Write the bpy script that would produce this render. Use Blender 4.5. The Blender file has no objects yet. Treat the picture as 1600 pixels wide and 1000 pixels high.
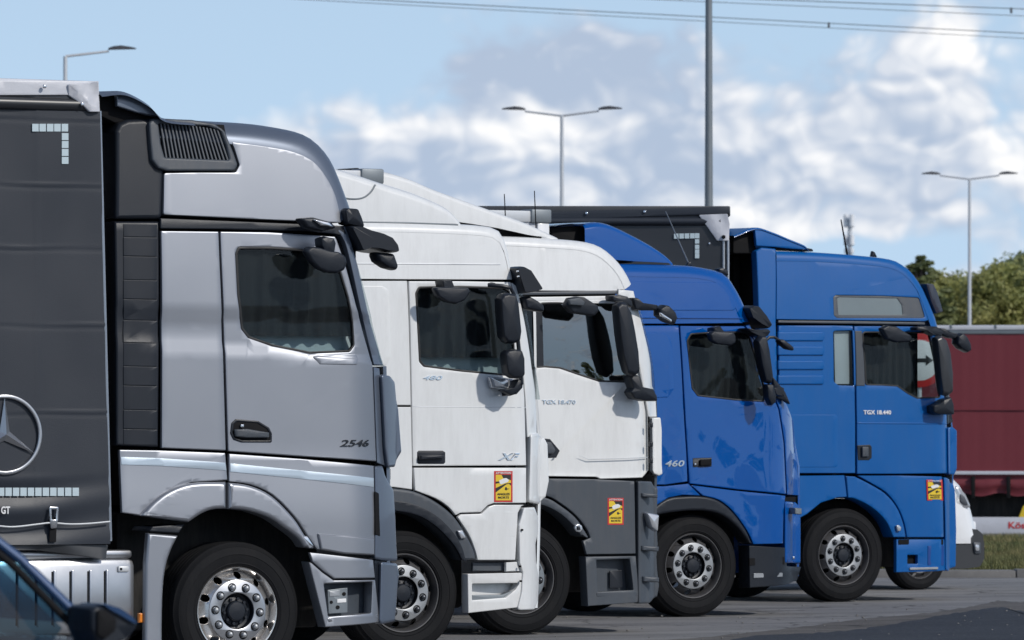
import bpy, bmesh, math, random
import numpy as np
from mathutils import Vector, Matrix, noise as mnoise
from mathutils.geometry import tessellate_polygon
R = math.radians
random.seed(7)
sc = bpy.context.scene
col = sc.collection

# ---------------------------------------------------------------- camera
TH = R(28.0); F = 8888.9; YH = 686.0; CH = 1.65
cam = bpy.data.objects.new('camera', bpy.data.cameras.new('camera')); col.objects.link(cam)
cam.data.lens = 200; cam.data.sensor_width = 36; cam.data.shift_y = (YH-500)/1600.0
cam.location = (0, 0, CH); cam.rotation_euler = (R(90), 0, -TH)
cam.data.clip_start = 0.5; cam.data.clip_end = 6000
cam.data.dof.use_dof = True; cam.data.dof.focus_distance = 42.5; cam.data.dof.aperture_fstop = 8
sc.camera = cam

# ---------------------------------------------------------------- sky and sun
SUN_DIR = Vector((0.38, -0.92, 0.70)).normalized()          # towards the sun
sun_el = math.asin(SUN_DIR.z); sun_az = math.atan2(SUN_DIR.x, SUN_DIR.y)
world = bpy.data.worlds.new('World'); sc.world = world; world.use_nodes = True
def build_world():
    nt = world.node_tree; nt.nodes.clear(); N = nt.nodes.new; L = nt.links.new
    out = N('ShaderNodeOutputWorld'); bg = N('ShaderNodeBackground'); bg.inputs[1].default_value = 0.10
    L(bg.outputs[0], out.inputs[0])
    tc = N('ShaderNodeTexCoord')
    def math_(op, a, b=None, c=None, clamp=False):
        n = N('ShaderNodeMath'); n.operation = op; n.use_clamp = clamp
        for i, v in enumerate((a, b, c)):
            if v is None: continue
            if isinstance(v, (int, float)): n.inputs[i].default_value = v
            else: L(v, n.inputs[i])
        return n.outputs[0]
    def mixc(fac, a, b):
        n = N('ShaderNodeMix'); n.data_type = 'RGBA'
        if isinstance(fac, (int, float)): n.inputs[0].default_value = fac
        else: L(fac, n.inputs[0])
        for i, v in ((6, a), (7, b)):
            if isinstance(v, tuple): n.inputs[i].default_value = v
            else: L(v, n.inputs[i])
        return n.outputs[2]
    def sstep(v, a, b):
        n = N('ShaderNodeMapRange'); n.interpolation_type = 'SMOOTHSTEP'
        L(v, n.inputs[0]); n.inputs[1].default_value = a; n.inputs[2].default_value = b
        return n.outputs[0]
    sep = N('ShaderNodeSeparateXYZ'); L(tc.outputs['Generated'], sep.inputs[0])
    x, y, z = sep.outputs
    # sky colour: look the Nishita sky up a little higher than the horizon glare
    cmb = N('ShaderNodeCombineXYZ'); L(x, cmb.inputs[0]); L(y, cmb.inputs[1])
    L(math_('ADD', math_('MAXIMUM', z, 0.0), 0.13), cmb.inputs[2])
    sky = N('ShaderNodeTexSky'); sky.sky_type = 'NISHITA'; sky.sun_disc = False
    sky.sun_elevation = sun_el; sky.sun_rotation = sun_az
    sky.air_density = 1.0; sky.dust_density = 0.6; sky.ozone_density = 1.6
    L(cmb.outputs[0], sky.inputs[0])
    # azimuth about the direction of the row of trucks, and elevation, in degrees
    az = math_('MULTIPLY', math_('SUBTRACT', math_('ARCTAN2', x, y), TH), 57.2958)
    el = math_('MULTIPLY', math_('ARCSINE', z), 57.2958)
    v2 = N('ShaderNodeCombineXYZ'); L(az, v2.inputs[0]); L(math_('MULTIPLY', el, 1.35), v2.inputs[1])
    def noise(scale, det, rough, off, dist=0.0):
        m = N('ShaderNodeMapping'); L(v2.outputs[0], m.inputs[0]); m.inputs[1].default_value = off
        n = N('ShaderNodeTexNoise'); n.inputs['Scale'].default_value = scale
        n.inputs['Detail'].default_value = det; n.inputs['Roughness'].default_value = rough
        n.inputs['Distortion'].default_value = dist
        L(m.outputs[0], n.inputs[0]); return n.outputs[0]
    def blob(cx, cy, sx, sy, amp):          # a soft bank of cloud (amp > 0) or a gap (amp < 0)
        dx = math_('DIVIDE', math_('SUBTRACT', az, cx), sx); dy = math_('DIVIDE', math_('SUBTRACT', el, cy), sy)
        q = math_('ADD', math_('MULTIPLY', dx, dx), math_('MULTIPLY', dy, dy))
        return math_('MULTIPLY', math_('EXPONENT', math_('MULTIPLY', q, -1.0)), amp)
    def total(lst):
        s = lst[0]
        for b in lst[1:]: s = math_('ADD', s, b)
        return s
    # billows: rounded cells on several scales, wobbled by noise
    wob = N('ShaderNodeTexNoise'); wob.inputs['Scale'].default_value = 1.1; wob.inputs['Detail'].default_value = 1.5; L(v2.outputs[0], wob.inputs[0])
    wv = N('ShaderNodeVectorMath'); wv.operation = 'MULTIPLY_ADD'; L(wob.outputs['Color'], wv.inputs[0]); wv.inputs[1].default_value = (.75, .6, 0); L(v2.outputs[0], wv.inputs[2])
    def billow(scale, off):
        m = N('ShaderNodeMapping'); L(wv.outputs[0], m.inputs[0]); m.inputs[1].default_value = off
        n = N('ShaderNodeTexVoronoi'); n.voronoi_dimensions = '2D'; n.feature = 'F1'
        n.inputs['Scale'].default_value = scale; n.inputs['Detail'].default_value = 2.0; n.inputs['Roughness'].default_value = .5; n.inputs['Lacunarity'].default_value = 2.2
        L(m.outputs[0], n.inputs[0]); return n.outputs['Distance']
    base = noise(0.42, 4.0, 0.55, (3.1, 1.7, 0.4), 0.1)
    banks = total([blob(-4.2, 4.4, 3.2, 1.25, -0.50), blob(-2.6, 2.55, 2.2, 0.6, 0.26),
                   blob(2.2, 2.5, 3.6, 1.35, 0.46), blob(-0.1, 3.70, 1.2, 0.30, 0.34), blob(-1.2, 2.75, 1.5, 0.55, 0.26), blob(4.3, 3.8, 0.75, 0.85, 0.26),
                   blob(2.7, 4.45, 1.3, 0.35, -0.30), blob(3.6, 1.85, 1.1, 0.20, -0.40), blob(0.2, 1.95, 2.6, 0.6, 0.30), blob(3.8, 1.35, 1.6, 0.25, 0.16)])
    b1 = billow(0.95, (2.3, 5.2, 0)); b2 = billow(0.95, (2.3+0.09, 5.2+0.15, 0))
    dens = total([base, banks, math_('MULTIPLY', math_('SUBTRACT', 0.42, b1), 0.30)])
    cover = sstep(dens, 0.42, 0.68)
    # relief: each billow is lit on the side that faces the sun (up and to the right)
    fall = math_('SUBTRACT', b2, b1)
    soft = noise(0.7, 3.0, 0.5, (8.3, 2.2, 1.0), 0.1)
    tops = total([blob(4.25, 3.95, 0.55, 0.50, 0.62), blob(4.95, 2.95, 0.45, 0.6, 0.42), blob(2.35, 2.25, 0.55, 0.35, 0.46), blob(-1.1, 3.08, 0.9, 0.20, 0.60), blob(-2.3, 2.72, 0.6, 0.28, 0.38), blob(1.95, 3.75, 0.22, 0.35, 0.30), blob(0.4, 2.0, 0.6, 0.3, 0.30),
                  blob(0.1, 3.70, 1.4, 0.28, -0.42), blob(3.2, 3.0, 0.9, 0.35, -0.10)])
    lit = total([math_('MULTIPLY', fall, 0.85), math_('MULTIPLY', math_('SUBTRACT', soft, 0.5), 1.7), math_('MULTIPLY', math_('SUBTRACT', 0.42, b1), 0.35), tops])
    litf = sstep(lit, -0.50, 0.90)
    cloud = mixc(litf, (3.95, 4.75, 6.1, 1), (9.9, 9.7, 9.5, 1))
    hz = sstep(el, 16.0, 1.0)
    skyc = mixc(math_('MULTIPLY', hz, 0.85), sky.outputs[0], (4.75, 6.35, 8.1, 1))
    final = mixc(math_('MULTIPLY', cover, 0.93), skyc, cloud)
    L(final, bg.inputs[0])
build_world()
world.cycles.sampling_method = 'NONE'
sun = bpy.data.objects.new('sun', bpy.data.lights.new('sun', 'SUN')); col.objects.link(sun)
sun.data.energy = 2.2; sun.data.angle = R(2.0); sun.data.color = (1.0, 0.955, 0.89)
sun.rotation_euler = (-SUN_DIR).to_track_quat('-Z', 'Y').to_euler(); sun.location = (60, -30, 60)
sc.view_settings.view_transform = 'Standard'; sc.view_settings.look = 'None'
sc.view_settings.exposure = 0.18; sc.view_settings.gamma = 1.0
sc.cycles.use_denoising = True
sc.cycles.max_bounces = 8; sc.cycles.transparent_max_bounces = 16

# ---------------------------------------------------------------- measuring: where a direction meets a vertical plane, the ground, or a depth
SN, CS = math.sin(TH), math.cos(TH)
def at(px, py, Y):
    u = (px-800)/F; t = Y/(CS-u*SN)
    return t*(SN+u*CS), CH+t*(YH-py)/F
def atd(px, py, d):
    u = (px-800)/F
    return Vector((d*(SN+u*CS), d*(CS-u*SN), CH+d*(YH-py)/F))
def gnd(px, py, z=0.0):
    return atd(px, py, F*(CH-z)/(py-YH))

# ---------------------------------------------------------------- materials
MATS = {}
def pmat(name, color, rough=0.5, metal=0.0, coat=0.0, var=0.12, vscale=3.0, bump=0.0, bscale=60.0, spec=0.5, dirt=0.0, coatr=0.04, streak=0.0, emit=None):
    m = bpy.data.materials.new(name); m.use_nodes = True; nt = m.node_tree; N = nt.nodes.new; L = nt.links.new
    b = nt.nodes['Principled BSDF']
    b.inputs['Roughness'].default_value = rough; b.inputs['Metallic'].default_value = metal
    b.inputs['Coat Weight'].default_value = coat; b.inputs['Coat Roughness'].default_value = coatr
    b.inputs['Specular IOR Level'].default_value = spec
    geo = N('ShaderNodeNewGeometry')
    n = N('ShaderNodeTexNoise'); n.inputs['Scale'].default_value = vscale; n.inputs['Detail'].default_value = 6; n.inputs['Roughness'].default_value = .65
    L(geo.outputs['Position'], n.inputs[0])
    mx = N('ShaderNodeMix'); mx.data_type = 'RGBA'
    c = Vector(color)
    mx.inputs[6].default_value = (*(c*(1-var)), 1); mx.inputs[7].default_value = (*(c*(1+var)), 1)
    L(n.outputs[0], mx.inputs[0]); last = mx.outputs[2]
    if dirt > 0:                                              # road film in thin vertical streaks
        mp = N('ShaderNodeMapping'); mp.inputs[3].default_value = (9, 9, 1.6); L(geo.outputs['Position'], mp.inputs[0])
        d = N('ShaderNodeTexNoise'); d.inputs['Scale'].default_value = 1.5; d.inputs['Detail'].default_value = 8; d.inputs['Roughness'].default_value = .7
        L(mp.outputs[0], d.inputs[0])
        r2 = N('ShaderNodeMapRange'); L(d.outputs[0], r2.inputs[0]); r2.inputs[1].default_value = .45; r2.inputs[2].default_value = .75
        mu2 = N('ShaderNodeMath'); mu2.operation = 'MULTIPLY'; L(r2.outputs[0], mu2.inputs[0]); mu2.inputs[1].default_value = dirt
        mz = N('ShaderNodeMix'); mz.data_type = 'RGBA'; L(mu2.outputs[0], mz.inputs[0]); L(last, mz.inputs[6]); mz.inputs[7].default_value = (.16, .14, .12, 1)
        last = mz.outputs[2]
    L(last, b.inputs['Base Color'])
    rr = N('ShaderNodeMapRange'); L(n.outputs[0], rr.inputs[0]); rr.inputs[3].default_value = max(0.02, rough*.85); rr.inputs[4].default_value = min(1, rough*1.2)
    L(rr.outputs[0], b.inputs['Roughness'])
    if bump > 0:
        n2 = N('ShaderNodeTexNoise'); n2.inputs['Scale'].default_value = bscale; n2.inputs['Detail'].default_value = 4
        L(geo.outputs['Position'], n2.inputs[0])
        bp = N('ShaderNodeBump'); bp.inputs['Strength'].default_value = bump; bp.inputs['Distance'].default_value = .01
        L(n2.outputs[0], bp.inputs['Height']); L(bp.outputs[0], b.inputs['Normal'])
    if emit: b.inputs['Emission Color'].default_value = (*emit, 1); b.inputs['Emission Strength'].default_value = 1
    MATS[name] = m; return m
def gmat(name, tint, refl=1.0, ior=1.5):
    m = bpy.data.materials.new(name); m.use_nodes = True; nt = m.node_tree; nt.nodes.clear(); N = nt.nodes.new; L = nt.links.new
    o = N('ShaderNodeOutputMaterial'); mx = N('ShaderNodeMixShader'); t = N('ShaderNodeBsdfTransparent'); g = N('ShaderNodeBsdfGlossy')
    t.inputs[0].default_value = (*tint, 1); g.inputs['Roughness'].default_value = .01; g.inputs[0].default_value = (.95, .98, 1, 1)
    fr = N('ShaderNodeFresnel'); gg = N('ShaderNodeNewGeometry'); mr = N('ShaderNodeMapRange'); L(gg.outputs['Backfacing'], mr.inputs[0]); mr.inputs[3].default_value = ior; mr.inputs[4].default_value = 1/ior; L(mr.outputs[0], fr.inputs[0])
    mu = N('ShaderNodeMath'); mu.operation = 'MULTIPLY'; mu.use_clamp = True; L(fr.outputs[0], mu.inputs[0]); mu.inputs[1].default_value = refl
    L(mu.outputs[0], mx.inputs[0]); L(t.outputs[0], mx.inputs[1]); L(g.outputs[0], mx.inputs[2]); L(mx.outputs[0], o.inputs[0])
    MATS[name] = m; return m
M_silver = pmat('silver_paint', (.305, .320, .352), .40, .70, .06, var=.02, vscale=1.2, coatr=.2)
M_white = pmat('white_paint', (.76, .77, .765), .32, 0, .5, var=.025, vscale=1.5, dirt=.13)
M_white2 = pmat('white_paint_warm', (.77, .775, .765), .32, 0, .5, var=.025, vscale=1.5, dirt=.13)
M_volvo = pmat('deep_blue_paint', (.0002, .078, .33), .16, 0, .9, var=.04, vscale=1.5, coatr=.012, spec=.1); M_volvo.node_tree.nodes['Principled BSDF'].inputs['Coat IOR'].default_value = 1.56
M_man = pmat('azure_blue_paint', (.001, .098, .34), .34, 0, .30, var=.04, vscale=1.5, coatr=.06, spec=.25, dirt=.05)
M_plastic = pmat('dark_grey_plastic', (.0135, .017, .024), .38, 0, 0, var=.15, vscale=5, bump=.12, bscale=250, spec=.35)
M_gplastic = pmat('slate_grey_plastic', (.058, .069, .084), .45, 0, 0, var=.10, vscale=5, bump=.12, bscale=250, dirt=.18)
M_bluegrey = pmat('bluegrey_shade_paint', (.125, .15, .195), .34, .4, .3, var=.03, vscale=2)  # roof and corners: silver with its skylit shade put into the colour
M_black = pmat('matt_black', (.008, .008, .009), .75, var=.3, spec=.2)
M_under = pmat('underbody_black', (.012, .012, .012), .8, var=.4, dirt=.2)
M_rubber = pmat('tyre_rubber', (.0105, .011, .0125), .75, var=.22, vscale=7, bump=.15, bscale=90, dirt=.03, spec=.18)
M_seal = pmat('rubber_seal', (.012, .012, .013), .5)
M_alu = pmat('brushed_aluminium', (.50, .51, .53), .32, .9, var=.12, vscale=6)
M_rimal = pmat('polished_rim', (.66, .64, .62), .24, .9, var=.12, vscale=9)
M_steel = pmat('dark_steel_rim', (.085, .085, .09), .5, .3, var=.25, vscale=9, dirt=.3)
M_ring = pmat('grey_wheel_ring', (.36, .375, .39), .42, .5, var=.10, vscale=12)
M_nut = pmat('nut_cap', (.07, .075, .085), .3, .5)
M_chrome = pmat('chrome', (.75, .76, .78), .15, 1.0, var=.03)
M_curtain = pmat('black_curtain', (.011, .012, .015), .85, var=.3, vscale=4)
M_tarp = pmat('charcoal_tarpaulin', (.019, .024, .034), .45, 0, 0, var=.10, vscale=2.5, bump=.12, bscale=180, coatr=.3)
M_tarp2 = pmat('black_tarpaulin', (.026, .028, .032), .36, 0, .2, var=.10, vscale=2.5, coatr=.25)
M_lite = pmat('pale_grey_tarpaulin', (.55, .56, .60), .38, 0, .2, var=.07, vscale=6, bump=.25, bscale=18)
M_refl = pmat('reflective_foil', (.50, .60, .64), .35, 0, .3, var=.05)
M_stripe = pmat('pale_blue_foil', (.47, .55, .62), .3, .3, .3, var=.03)
M_red = pmat('wine_red_tarpaulin', (.165, .022, .031), .55, 0, 0, var=.10, vscale=1.5)
M_redsign = pmat('signal_red', (.55, .03, .03), .45)
M_yellow = pmat('signal_yellow', (.78, .55, .03), .45)
M_ink = pmat('black_ink', (.015, .015, .015), .5)
M_wht = pmat('white_ink', (.78, .78, .78), .5)
M_orange = pmat('amber_lens', (.85, .25, .02), .2, 0, .5)
M_panerefl = pmat('pale_pane_reflection', (.50, .58, .62), .8)  # pale tone painted in for the brightness mirrored below the curtains
M_lens = pmat('clear_lens', (.55, .57, .60), .12, .5, 1)
M_galv = pmat('galvanised_steel', (.58, .60, .62), .45, .3, var=.08, vscale=3)
M_galvd = pmat('weathered_galvanised_steel', (.20, .225, .245), .5, .4, var=.15, vscale=3)
M_lamp = pmat('lamp_head_grey', (.06, .06, .065), .5)
M_carblue = pmat('metallic_blue_paint', (.008, .045, .13), .22, .3, 1.0, var=.03)
M_vanwhite = pmat('van_white_paint', (.78, .79, .80), .28, 0, .6, var=.02)
M_vanplast = pmat('van_bumper_plastic', (.028, .031, .036), .5, var=.1)
M_curb = pmat('kerb_concrete', (.17, .165, .16), .9, var=.3, vscale=5, bump=.4, bscale=40)
M_bark = pmat('tree_bark', (.07, .055, .045), .9, var=.3)
M_glass = gmat('cab_glass', (.80, .84, .84), .30)
M_glassr = gmat('clear_cab_glass', (.78, .83, .83), .5)
M_mirrorgl = gmat('reflective_cab_glass', (.42, .47, .48), 4.5)
M_cargl = gmat('car_glass', (.11, .25, .34), .7)

# ---------------------------------------------------------------- mesh helpers (all in world coordinates; obj() stores them relative to the parent)
ORG = {}
def tag(o, label=None, cat=None, group=None, kind=None):
    if label: o['label'] = label
    if cat: o['category'] = cat
    if group: o['group'] = group
    if kind: o['kind'] = kind
    return o
def empty(name, loc, label, cat, group=None):
    o = bpy.data.objects.new(name, None); col.objects.link(o); o.location = loc; o.empty_display_size = .3
    ORG[o.name] = Vector(loc); return tag(o, label, cat, group)
def obj(name, bm, mat, parent=None, smooth=35, org=None):
    me = bpy.data.meshes.new(name)
    o0 = ORG[parent.name] if parent else (Vector(org) if org else Vector((0, 0, 0)))
    if not parent and org: pass
    bmesh.ops.translate(bm, verts=bm.verts, vec=-o0)
    bm.to_mesh(me); bm.free()
    if smooth is not None:
        me.polygons.foreach_set('use_smooth', [True]*len(me.polygons)); me.set_sharp_from_angle(angle=R(smooth))
    if mat: me.materials.append(mat)
    o = bpy.data.objects.new(name, me); col.objects.link(o)
    if parent: o.parent = parent
    else: o.location = o0
    ORG[o.name] = o0
    return o
def cr(pts, n=4, closed=False):                              # smooth curve through the points
    P = [Vector(p) for p in pts]; out = []
    m = len(P)
    for i in range(m if closed else m-1):
        p0 = P[(i-1) % m] if (closed or i > 0) else P[0]*2-P[1]
        p1 = P[i]; p2 = P[(i+1) % m]
        p3 = P[(i+2) % m] if (closed or i < m-2) else P[m-1]*2-P[m-2]
        for k in range(n):
            t = k/n
            out.append(tuple(.5*((2*p1)+(p2-p0)*t+(2*p0-5*p1+4*p2-p3)*t*t+(3*p1-p0-3*p2+p3)*t**3)))
    if not closed: out.append(tuple(P[-1]))
    return out
def roundpoly(pts, r, n=4):
    P = [Vector((p[0], p[1])) for p in pts]; out = []
    m = len(P)
    for i in range(m):
        a, b, c = P[i-1], P[i], P[(i+1) % m]
        d1, d2 = a-b, c-b; l1, l2 = d1.length, d2.length
        if l1 < 1e-6 or l2 < 1e-6: continue
        cosang = max(-1, min(1, d1.dot(d2)/(l1*l2))); ang = math.acos(cosang)
        if ang > R(172) or r <= 0: out.append(b); continue
        t = min(r/math.tan(ang/2), .48*l1, .48*l2)
        s, e = b+d1/l1*t, b+d2/l2*t
        for k in range(n+1):
            f = k/n; out.append((s*(1-f)**2)+(b*2*f*(1-f))+(e*f*f))
    return out
def area(P): return .5*sum(P[i-1][0]*P[i][1]-P[i][0]*P[i-1][1] for i in range(len(P)))
def inset(P, d):
    P = [Vector((p[0], p[1])) for p in P]
    Q = [P[0]]
    for p in P[1:]:
        if (p-Q[-1]).length > 1e-5: Q.append(p)
    if (Q[0]-Q[-1]).length < 1e-5: Q.pop()
    P = Q; s = 1 if area(P) > 0 else -1; out = []
    for i in range(len(P)):
        a, b, c = P[i-1], P[i], P[(i+1) % len(P)]
        e1, e2 = (b-a).normalized(), (c-b).normalized()
        n1, n2 = Vector((-e1.y, e1.x))*s, Vector((-e2.y, e2.x))*s
        n = n1+n2
        if n.length < 1e-4: n = n1
        n.normalize(); k = max(.4, n.dot(n1)); out.append(b+n*(d/k))
    m = len(P)
    for _ in range(24):                                       # where a tight corner folded over, pull its points together
        bad = [i for i in range(m) if (out[(i+1) % m]-out[i]).dot(P[(i+1) % m]-P[i]) < -1e-12]
        if not bad: break
        for i in bad: c = (out[i]+out[(i+1) % m])/2; out[i] = c.copy(); out[(i+1) % m] = c.copy()
    return out
def cuts(bm, step, xs=True, zs=True, ysx=False):
    vs = [v.co for v in bm.verts]
    for ax, on in ((0, xs), (2, zs)):
        if not on: continue
        lo = min(v[ax] for v in vs); hi = max(v[ax] for v in vs)
        k = max(0, int((hi-lo)/step))
        for i in range(1, k+1):
            co = [0, 0, 0]; no = [0, 0, 0]; co[ax] = lo+(hi-lo)*i/(k+1); no[ax] = 1
            bmesh.ops.bisect_plane(bm, geom=bm.verts[:]+bm.edges[:]+bm.faces[:], plane_co=co, plane_no=no)
def plate_bm(outline, holes=(), y=lambda X, Z: 0.0, thick=.03, bevel=.006, grid=None, steps=2):
    """a panel: outline and holes in the X-Z plane, rounded edge towards -Y, then bent on to the surface y(x, z)"""
    bm = bmesh.new(); loops = [list(outline)]+[list(h) for h in holes]
    out_front = []; out_back = []
    for li, lp in enumerate(loops):
        lp = inset(lp, 0)
        sgn = 1 if li == 0 else -1
        rings = []
        for k in range(steps+1):
            a = k/steps*math.pi/2
            ins = bevel*(1-math.sin(a)); dep = bevel*(1-math.cos(a))
            q = inset(lp, sgn*ins) if ins > 1e-6 else lp
            rings.append([bm.verts.new((p[0], dep, p[1])) for p in q])
        rings.append([bm.verts.new((p[0], thick, p[1])) for p in lp])
        n = len(lp)
        for a, b in zip(rings[:-1], rings[1:]):
            for i in range(n):
                try: bm.faces.new((a[i], a[(i+1) % n], b[(i+1) % n], b[i]))
                except ValueError: pass
        out_front.append(rings[0]); out_back.append(rings[-1])
    for grp in (out_front, out_back):
        allv = [v for lp in grp for v in lp]
        if len(grp) == 1 and False: bm.faces.new(allv)
        else:
            for t in tessellate_polygon([[Vector((v.co.x, v.co.z, 0)) for v in lp] for lp in grp]):
                try: bm.faces.new([allv[i] for i in t])
                except ValueError: pass
    bmesh.ops.recalc_face_normals(bm, faces=bm.faces)
    if grid: cuts(bm, grid)
    for v in bm.verts: v.co.y += y(v.co.x, v.co.z)
    return bm
def pillow_bm(outline, y0, depth, soft=.35, rings=5, y=None):
    """a rounded housing: outline in X-Z, front at y0, going back by depth, both faces domed"""
    bm = bmesh.new(); P = [Vector((p[0], p[1])) for p in outline]
    c = sum(P, Vector((0, 0)))/len(P); prof = []
    for k in range(rings+1):
        a = k/rings*math.pi/2; prof.append((1-soft*(1-math.sin(a)), depth*.5*(1-math.cos(a))*.9))
    prof = prof+[(s, depth-d) for s, d in reversed(prof)]
    last = None; first = None
    for s, d in prof:
        ring = [bm.verts.new((c.x+(p.x-c.x)*s, y0+d, c.y+(p.y-c.y)*s)) for p in P]
        if last:
            for i in range(len(P)): bm.faces.new((last[i], last[(i+1) % len(P)], ring[(i+1) % len(P)], ring[i]))
        else: first = ring
        last = ring
    for ring in (first, last):
        cv = bm.verts.new(sum((v.co for v in ring), Vector())/len(ring))
        for i in range(len(ring)): bm.faces.new((ring[i], ring[(i+1) % len(ring)], cv))
    bmesh.ops.recalc_face_normals(bm, faces=bm.faces); return bm
def add_box(bm, x0, x1, y0, y1, z0, z1):
    r = bmesh.ops.create_cube(bm, size=1)['verts']
    bmesh.ops.scale(bm, vec=(x1-x0, y1-y0, z1-z0), verts=r); bmesh.ops.translate(bm, vec=((x0+x1)/2, (y0+y1)/2, (z0+z1)/2), verts=r)
def box_bm(x0, x1, y0, y1, z0, z1, bev=.01):
    bm = bmesh.new(); add_box(bm, x0, x1, y0, y1, z0, z1)
    if bev: bmesh.ops.bevel(bm, geom=bm.edges[:], offset=bev, segments=2, affect='EDGES', profile=.5)
    return bm
def add_tube(bm, pts, r, n=8, caps=True):
    P = [Vector(p) for p in pts]; rings = []
    rr = r if isinstance(r, (list, tuple)) else [r]*len(P)
    for i, p in enumerate(P):
        d = (P[min(i+1, len(P)-1)]-P[max(i-1, 0)]).normalized()
        a = d.cross(Vector((0, 0, 1)) if abs(d.z) < .9 else Vector((1, 0, 0))).normalized(); b = d.cross(a)
        rings.append([bm.verts.new(p+(a*math.cos(k*2*math.pi/n)+b*math.sin(k*2*math.pi/n))*rr[i]) for k in range(n)])
    for a, b in zip(rings[:-1], rings[1:]):
        for k in range(n): bm.faces.new((a[k], a[(k+1) % n], b[(k+1) % n], b[k]))
    if caps: bm.faces.new(rings[0][::-1]); bm.faces.new(rings[-1])
def tube_bm(pts, r, n=8):
    bm = bmesh.new(); add_tube(bm, pts, r, n); bmesh.ops.recalc_face_normals(bm, faces=bm.faces); return bm
def lathe_bm(prof, n=48, close=False):                        # profile (radius, y) about the Y axis
    bm = bmesh.new(); rings = []
    for r, y in prof: rings.append([bm.verts.new((r*math.cos(2*math.pi*k/n), y, r*math.sin(2*math.pi*k/n))) for k in range(n)])
    for a, b in zip(rings[:-1], rings[1:]):
        for k in range(n): bm.faces.new((a[k], a[(k+1) % n], b[(k+1) % n], b[k]))
    if close:
        for rg in (rings[0], rings[-1]): bm.faces.new(rg)
    bmesh.ops.recalc_face_normals(bm, faces=bm.faces); return bm
def loft_bm(rows, capends=False):                             # rows of equal numbers of 3-D points
    bm = bmesh.new(); V = [[bm.verts.new(p) for p in row] for row in rows]
    for a, b in zip(V[:-1], V[1:]):
        for i in range(len(a)-1):
            try: bm.faces.new((a[i], a[i+1], b[i+1], b[i]))
            except ValueError: pass
    bmesh.ops.remove_doubles(bm, verts=bm.verts, dist=1e-5)
    bmesh.ops.recalc_face_normals(bm, faces=bm.faces); return bm
def resample(P, n):
    P = [Vector(p) for p in P]; L = [0]
    for a, b in zip(P[:-1], P[1:]): L.append(L[-1]+(b-a).length)
    out = []; j = 0
    for k in range(n):
        s = L[-1]*k/(n-1)
        while j < len(L)-2 and L[j+1] < s: j += 1
        f = (s-L[j])/max(1e-9, L[j+1]-L[j]); out.append(P[j].lerp(P[j+1], f))
    return out
def text_bm(s, x0, x1, z0, z1, y, depth=.004, bold=0.0, shear=0.0, proportional=False):
    """lettering that fills the rectangle x0..x1, z0..z1 on a plane facing -Y"""
    cu = bpy.data.curves.new('lettering', 'FONT'); cu.body = s; cu.extrude = .02; cu.offset = bold; cu.shear = shear; cu.resolution_u = 3
    o = bpy.data.objects.new('lettering', cu); col.objects.link(o)
    dg = bpy.context.evaluated_depsgraph_get(); me = bpy.data.meshes.new_from_object(o.evaluated_get(dg))
    bpy.data.objects.remove(o); bpy.data.curves.remove(cu)
    bm = bmesh.new(); bm.from_mesh(me); bpy.data.meshes.remove(me)
    xs = [v.co.x for v in bm.verts]; ys = [v.co.y for v in bm.verts]
    a, b, c, d = min(xs), max(xs), min(ys), max(ys)
    for v in bm.verts:
        X = x0+(v.co.x-a)/(b-a)*(x1-x0); Z = z0+(v.co.y-c)/(d-c)*(z1-z0)
        yy = y(X, Z) if callable(y) else y
        v.co = Vector((X, yy-(v.co.z+.02)/.04*depth, Z))
    bmesh.ops.recalc_face_normals(bm, faces=bm.faces)
    return bm
def copy_tree(o, parent=None):
    c = o.copy(); col.objects.link(c); c.parent = parent; ORG[c.name] = ORG.get(o.name, Vector())
    for ch in list(o.children): copy_tree(ch, c)
    return c
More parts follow.
